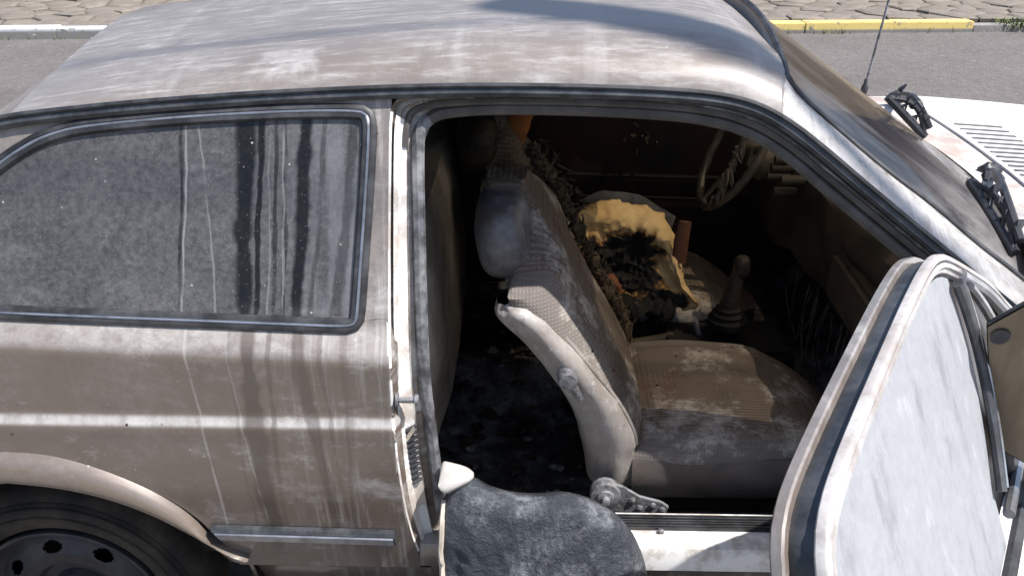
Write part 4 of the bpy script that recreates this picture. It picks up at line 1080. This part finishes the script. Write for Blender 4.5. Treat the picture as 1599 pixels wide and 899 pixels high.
for (px, py, y) in ((1222, 262, .98), (1228, 250, .98), (1215, 275, .98), (1238, 282, .9), (1226, 300, .92)):
    c0 = aty(px, py, y); MB().lathe([(-.03, .001), (-.03, .012), (0, .014), (.03, .012)], c0, 'x', 10).build('switch_knob', 'dash', dash)
bot = aty(1095, 315, 1.10); ax_u = np.array([.456, 0, .89]); nrm = np.array([-.89, 0, .456]); cW = bot+ax_u*.185
wl = MB(); ring = [cW+.185*(math.cos(q)*ax_u+math.sin(q)*np.array([0, 1, 0])) for q in np.linspace(0, 6.283, 64, endpoint=False)]
wl.tube([jit(p, .005, 20) for p in ring], .0115, 9, True, 1, tuple(nrm)); swh = wl.build('steering_wheel', 'dirtybrown', car)
for q in (1.3, -1.3, math.pi): 
    e_ = cW+.18*(math.cos(q)*ax_u+math.sin(q)*np.array([0, 1, 0])); MB().tube([cW-nrm*.03, e_], [.020, .010], 8, False, .5, tuple(nrm)).build('spoke', 'dirtybrown', swh)
MB().tube([cW+nrm*.01, cW-nrm*.03, cW-nrm*.05], [.03, .045, .05], 16).build('hub', 'dash', swh)
MB().tube([cW-nrm*.05, cW-nrm*.10, cW-nrm*.105, cW-nrm*.26], [.055, .058, .045, .045], 16).build('steering_column', 'dirtybrown', car)
dst = MB(); 
for k in range(36):
    p0 = aty(1166-50*k/36+random.gauss(0, 3), 205+105*k/36, .93); dst.tube([p0, p0+np.array([random.gauss(0, .006), random.gauss(0, .006), -random.uniform(.015, .05)])], [.006, .0015], 5)
dst.build('melted_cover', 'dirtybrown', swh)
for (a_, b_) in (((1176, 235), (1168, 262)), ): MB().tube([aty(*a_, 1.0), aty(*b_, .95)], .008, 6).build('indicator_stalk', 'char', car)
# gear lever, handbrake
gl_ = [aty(1137, 490, .79), aty(1143, 455, .79), aty(1156, 420, .79)]
g0 = MB().tube(gl_, [.030, .021, .017], 10).build('gear_lever', 'char', car)
kk = aty(1158, 417, .79); rings = []
for t in np.linspace(0, 1, 10):
    a_ = math.pi*t; rings.append([kk+np.array([.022*math.sin(a_)**.4*math.cos(q), .022*math.sin(a_)**.4*math.sin(q), -.030*math.cos(a_)]) for q in np.linspace(0, 6.283, 14, endpoint=False)])
MB().loft(rings).build('gear_knob', 'char', g0)
MB().lathe([(-.03, .050), (-.012, .052), (-.006, .040), (.004, .043), (.010, .031), (.018, .034), (.024, .024), (.034, .026), (.044, .017)], gl_[0], 'z', 18).build('gear_gaiter', 'soot', g0)
cn = MB().box((1.28, .70, .42), (1.62, .90, .50), .015); cn.v = [tuple(jit(v, .015, 9)) for v in cn.v]; cn.build('centre_console', 'soot', car)
fr_ = [aty(1085, 500, .80), aty(1092, 525, .80)]; MB().tube(fr_, .008, 6).build('console_bracket', 'metal', car)
h0 = MB().tube([aty(985, 538, .80), aty(1020, 532, .80), aty(1052, 524, .80)], [.016, .015, .013], 10).build('handbrake_lever', 'dirtybrown', car)

# ------------------------------------------------------------------ the open door (closed shape, swung about its hinge)
PHI = R(58.2); HX, HY = 1.80, .06; cP, sP = math.cos(PHI), math.sin(PHI)
def swing(p): dx_, dy_ = p[0]-HX, p[1]-HY; return np.array([HX+cP*dx_-sP*dy_, HY+sP*dx_+cP*dy_, p[2]])
def unswing(P): dx_, dy_ = P[0]-HX, P[1]-HY; return np.array([HX+cP*dx_+sP*dy_, HY-sP*dx_+cP*dy_, P[2]])
def ondoor(px, py, off=0.0):
    d = ray(px, py); prev = None
    for t in np.linspace(.3, 2.6, 900):
        q = unswing(CAM+d*t); v = q[1]-(ys(q[2], q[0])+off)
        if prev is not None and prev[1]*v <= 0: return q
        prev = (t, v)
    return q
# lower door: outer skin, inner skin, edges
dzr = [.43, .46, .50, .55, .60, .65, .70, .735, .748, .754, .758, .762, .767, .772, .778, .785, .80, .83]
xr0 = .735; xf0 = 1.795
outer_r = panel_rows(xr0, lambda z: xf0, 50, lambda x: .43, dzr)
db = MB().grid(outer_r)
inner_r = [[(p[0], p[1]+.10, p[2]) for p in r_] for r_ in outer_r]
db.grid(inner_r)
db.grid([[r_[0] for r_ in outer_r], [r_[0] for r_ in inner_r]]); db.grid([[r_[-1] for r_ in outer_r], [r_[-1] for r_ in inner_r]])
db.grid([outer_r[0], inner_r[0]]); db.grid([outer_r[-1], [(p[0], p[1]+.02, p[2]+.002) for p in outer_r[-1]]]); db.grid([[(p[0], p[1]+.055, p[2]+.002) for p in outer_r[-1]], inner_r[-1]])
door = db.xf(swing).build('door', 'hood', car, True, 45)  # white skin carries the blown-out sunlight in its colour
# window frame: sweep of the section (outward n, away from glass w)
fp = [(.735, .97), (.712, 1.05), (.695, 1.13), (.690, 1.185), (.700, 1.228), (.732, 1.252), (.80, 1.260), (.95, 1.266), (1.08, 1.270), (1.17, 1.268), (1.225, 1.256), (1.275, 1.232), (1.345, 1.196), (1.44, 1.145), (1.53, 1.078), (1.66, 1.0), (1.78, .955)]
fp = smooth_path(fp, 90, 2)
c2 = np.array([1.1, 1.05])
path3 = [np.array([x, ys(z, x)+.004, z]) for x, z in fp]
tang = [path3[min(i+1, len(path3)-1)]-path3[max(i-1, 0)] for i in range(len(path3))]
def fr_rows(pr_):
    rows = []
    for (n_, w_) in pr_:
        row = []
        for P, t in zip(path3, tang):
            t = t/np.linalg.norm(t); nn = np.array([0, -1, .43]); nn /= np.linalg.norm(nn); ww = np.cross(t, nn); ww /= np.linalg.norm(ww)
            if ww@(P-np.array([1.1, .12, 1.02])) < 0: ww = -ww
            row.append(swing(P+nn*n_*(.62 if n_ < 0 else .5)+ww*w_*.68))
        rows.append(row)
    return rows
fpro = [(-.060, -.045), (-.060, -.008), (-.058, -.003), (-.055, .000), (-.043, .000), (-.040, -.002), (-.040, -.012), (-.008, -.012), (-.008, -.004), (-.005, -.001), (.005, -.002), (.009, -.004), (.0115, -.008), (.011, -.012), (.008, -.0135), (.0075, -.016), (.0105, -.017), (.010, -.024), (.004, -.026), (.001, -.032), (-.02, -.036), (-.060, -.045)]
MB().grid(fr_rows(fpro[:8])).build('inner_flange', 'flange', door, True, 35)
MB().grid(fr_rows(fpro[7:])).build('window_frame', 'pillar', door, True, 35)
MB().grid(fr_rows([(-.0398, -.0112), (-.032, -.0095), (-.016, -.0095), (-.0082, -.0112)])).build('frame_seal', 'rubber', door)
MB().grid(fr_rows([(.0082, -.0136), (.0090, -.0148), (.0082, -.0160)])).build('glass_channel', 'black', door)
# glass, divider bar, vent pane
dv_px = [(1489, 440), (1500, 470), (1518, 530), (1534, 600), (1548, 680), (1558, 765)]
dvl = np.array([ondoor(*p) for p in dv_px]); dvl = smooth_path(dvl, 24)
def loc2(x, z, o=0.0): return np.array([x, ys(z, x)+o, z])
def divx(z): return float(np.interp(z, dvl[::-1, 2], dvl[::-1, 0]))
ftop = lambda x: float(np.interp(x, fp[:, 0][np.argsort(fp[:, 0])], fp[:, 1][np.argsort(fp[:, 0])]))-.022
rows = []
for t in np.linspace(0, 1, 26):
    row = []
    for s_ in np.linspace(0, 1, 26):
        xq = .712; x = xq+(divx(1.1)-xq)*t; zt = ftop(x) if x > .745 else 1.222; z = belt(x)-.005+(zt-belt(x)+.005)*s_; x = xq+(divx(z)-xq)*t; row.append(loc2(x, z, .006))
    rows.append(row)
MB().grid(rows).xf(swing).build('door_window', 'door_glass', door)
bar = MB().tube([loc2(p[0], p[2], -.004) for p in dvl], .0085, 8, False, .7, (0, 1, 0)); bar.xf(swing).build('divider_bar', 'rubber', door)
bar = MB().tube([loc2(p[0]+.010, p[2], -.006) for p in dvl], .0045, 8); bar.xf(swing).build('divider_trim', 'chrome', door)
rows = []
for s_ in np.linspace(0, 1, 14):
    z = .955+.255*s_; xa = divx(z)+.012
    srt = fp[40:]; xe = float(np.interp(z, srt[::-1, 1], srt[::-1, 0]))-.028
    rows.append([loc2(xa+(max(xe, xa)-xa)*t, z, .010) for t in np.linspace(0, 1, 8)])
MB().grid(rows).xf(swing).build('vent_pane', 'black_glass', door)
vl = [loc2(r_[-1][0]-.006, r_[-1][2], .0) for r_ in rows[::-1]]+[loc2(p[0]+.01, p[2], 0) for p in rows[0][::-1]]
MB().tube(vl, .007, 8).xf(swing).build('vent_frame', 'chrome', door)
vl2 = [loc2(r_[0][0]+(r_[-1][0]-r_[0][0])*.62, r_[0][2], -.002) for r_ in rows[::-1][1:9]]
MB().tube(vl2, .006, 8).xf(swing).build('vent_latch', 'chrome', door)
# belt rubber of the glass
MB().tube([loc2(x, belt(x)+.006, -.001) for x in np.linspace(.74, 1.72, 30)], .008, 7).xf(swing).build('belt_seal', 'rubber_dusty', door)
# mirror on the outside front corner
mc = unswing(aty(1592, 600, -.52))
def mirror_geo():
    top_l, top_r, bot_r, bot_l = [aty(*p) for p in ((1541, 507, -.36), (1720, 408, -.41), (1720, 790, -.41), (1549, 692, -.36))]
    q = [top_l, top_r, bot_r, bot_l]; n_ = np.cross(q[1]-q[0], q[3]-q[0]); n_ /= np.linalg.norm(n_)
    if n_@(CAM-q[0]) < 0: n_ = -n_
    return q, n_
q, n_ = mirror_geo(); cq = np.mean(q, 0)
rings = []
base_ = smooth_path(np.array(q), 40, 3, True)
base_ = np.array(interp_path(np.vstack([q, q[:1]]), 41)[:-1])
for d, s_ in ((.002, 1.0), (-.001, 1.012), (-.008, 1.0), (-.028, .80), (-.036, .5), (-.038, .02)): rings.append([cq+(p-cq)*s_+n_*d for p in base_])
MB().loft(rings, False).build('mirror_housing', 'black', door, True, 40)
obj('mirror_glass', [cq+(p-cq)*.985+n_*.003 for p in base_], [tuple(range(40))], 'mirror', door, False)
mh = aty(1562, 522, -.366)+n_*.004; v1 = (q[1]-q[0])/np.linalg.norm(q[1]-q[0]); v2 = np.cross(n_, v1)
MB().loft([[mh+n_*d+(v1*math.cos(a_)*r*1.25+v2*math.sin(a_)*r) for a_ in np.linspace(0, 6.283, 18, endpoint=False)] for d, r in ((0, .009), (.002, .009), (.002, .0065), (.0005, .004), (.0005, .0002))], False).build('mirror_reflection_spot', 'black', door)  # dark spot reflected in the mirror, modelled as a raised ring
stalk = [aty(1568, 690, -.355), aty(1566, 730, -.35), aty(1574, 775, -.345), swing(loc2(1.30, .935, -.010))]
MB().tube(smooth_path(stalk, 14), [.012]*5+[.015]*5+[.020]*4, 10).build('mirror_stalk', 'black', door)

# ------------------------------------------------------------------ loose things on the sill
top_px = [(694, 800), (706, 781), (735, 763), (762, 780), (800, 791), (845, 794), (880, 789), (915, 796), (955, 814), (982, 838), (998, 868), (1008, 900), (1012, 940)]
tp = smooth_path(top_px, 120)
rows = []
for i, (px, py) in enumerate(tp):
    t = i/119; e = aty(px, py, .0-.03*math.sin(math.pi*t)); row = []
    inn = e+np.array([-.004, .05, -.012]); row.append(inn); row.append(e+np.array([0, .02, .002])); row.append(e)
    cx = .955
    for s_ in np.linspace(.03, 1, 50):
        bz = .20; z = e[2]+(bz-e[2])*s_; x = e[0]+(.92+(e[0]-.92)*(.97 if e[0] > .92 else 1.0)-e[0])*s_
        y = e[1]-.008-.085*s_+.010*math.sin(x*38+s_*3)*s_
        wr_ = (.015*(1-abs(2*mnoise.noise(Vector((x*13+2+s_*2, s_*1.6, 4))))) + .006*(1-abs(2*mnoise.noise(Vector((x*30-s_*5, s_*6, 1))))) + .002*(1-abs(2*mnoise.noise(Vector((x*70, s_*22, 1))))))*min(1, s_*2.5)
        row.append(jit((x, y-wr_, z), .014*min(1, s_*4), 11, 6))
    rows.append(row)
sheet = MB().grid(rows).build('charred_panel', 'sheet', None, True, 60)
md = sheet.modifiers.new('thickness', 'SOLIDIFY'); md.thickness = .004; md.offset = 1
tag(sheet, 'charred black vinyl trim panel draped over the door sill below the seat', 'trim panel')
eg = [np.array(r_)+np.array([-.004, -.002, 0]) for r_ in rows[1][1:]]
MB().tube(eg, .006, 6, False, 1.6).build('cream_edge', 'cream', sheet)
ba = [aty(686, 723, .035), aty(706, 727, .03), aty(729, 733, .025), aty(742, 741, .02), aty(738, 749, .015), aty(716, 761, .005), aty(690, 774, .0)]
ba = smooth_path(np.array(ba), 28, 2, True); cb = ba.mean(0); ax0 = aty(686, 745, .02)
rings = [[ax0+(p-ax0)*s_+np.array([0, d, 0]) for p in ba] for d, s_ in ((.012, .93), (.006, 1.0), (0, 1.0), (-.006, .93), (-.016, .62), (-.022, .3), (-.024, .01))]
tag(MB().loft(rings, False).build('plastic_scrap', 'white_plastic', None, True, 60), 'small white wedge of plastic lying on the sill beside the charred panel', 'scrap')

# charred litter lying about the cabin floor and the seat
def chunk(b, P, r):
    rings = []
    for i in range(4):
        t = i/3; q0 = .3+.7*math.sin(math.pi*(.1+.8*t)); rings.append([P+np.array([r*q0*math.cos(a_)*random.uniform(.6, 1.3), r*q0*math.sin(a_)*random.uniform(.5, 1.2), r*(t-.1)*random.uniform(.3, .9)]) for a_ in np.linspace(0, 6.283, 6, endpoint=False)])
    b.loft(rings)
for nm, mt, cnt, lab in (('charred_debris', 'char', 260, 'black charred debris scattered over the cabin floor'), ('ash_debris', 'cover', 70, 'pale ash flakes scattered over the cabin floor')):
    b = MB()
    for _ in range(cnt):
        x, y = random.uniform(.70, 1.12), random.uniform(.17, 1.3)
        z = .338+.09*math.exp(-((y-YC)/.11)**2); chunk(b, np.array([x, y, z]), random.choice((.006, .009, .013, .02)))
    o = b.build(nm, mt, None, False, 40, 'stuff'); tag(o, lab, 'debris')
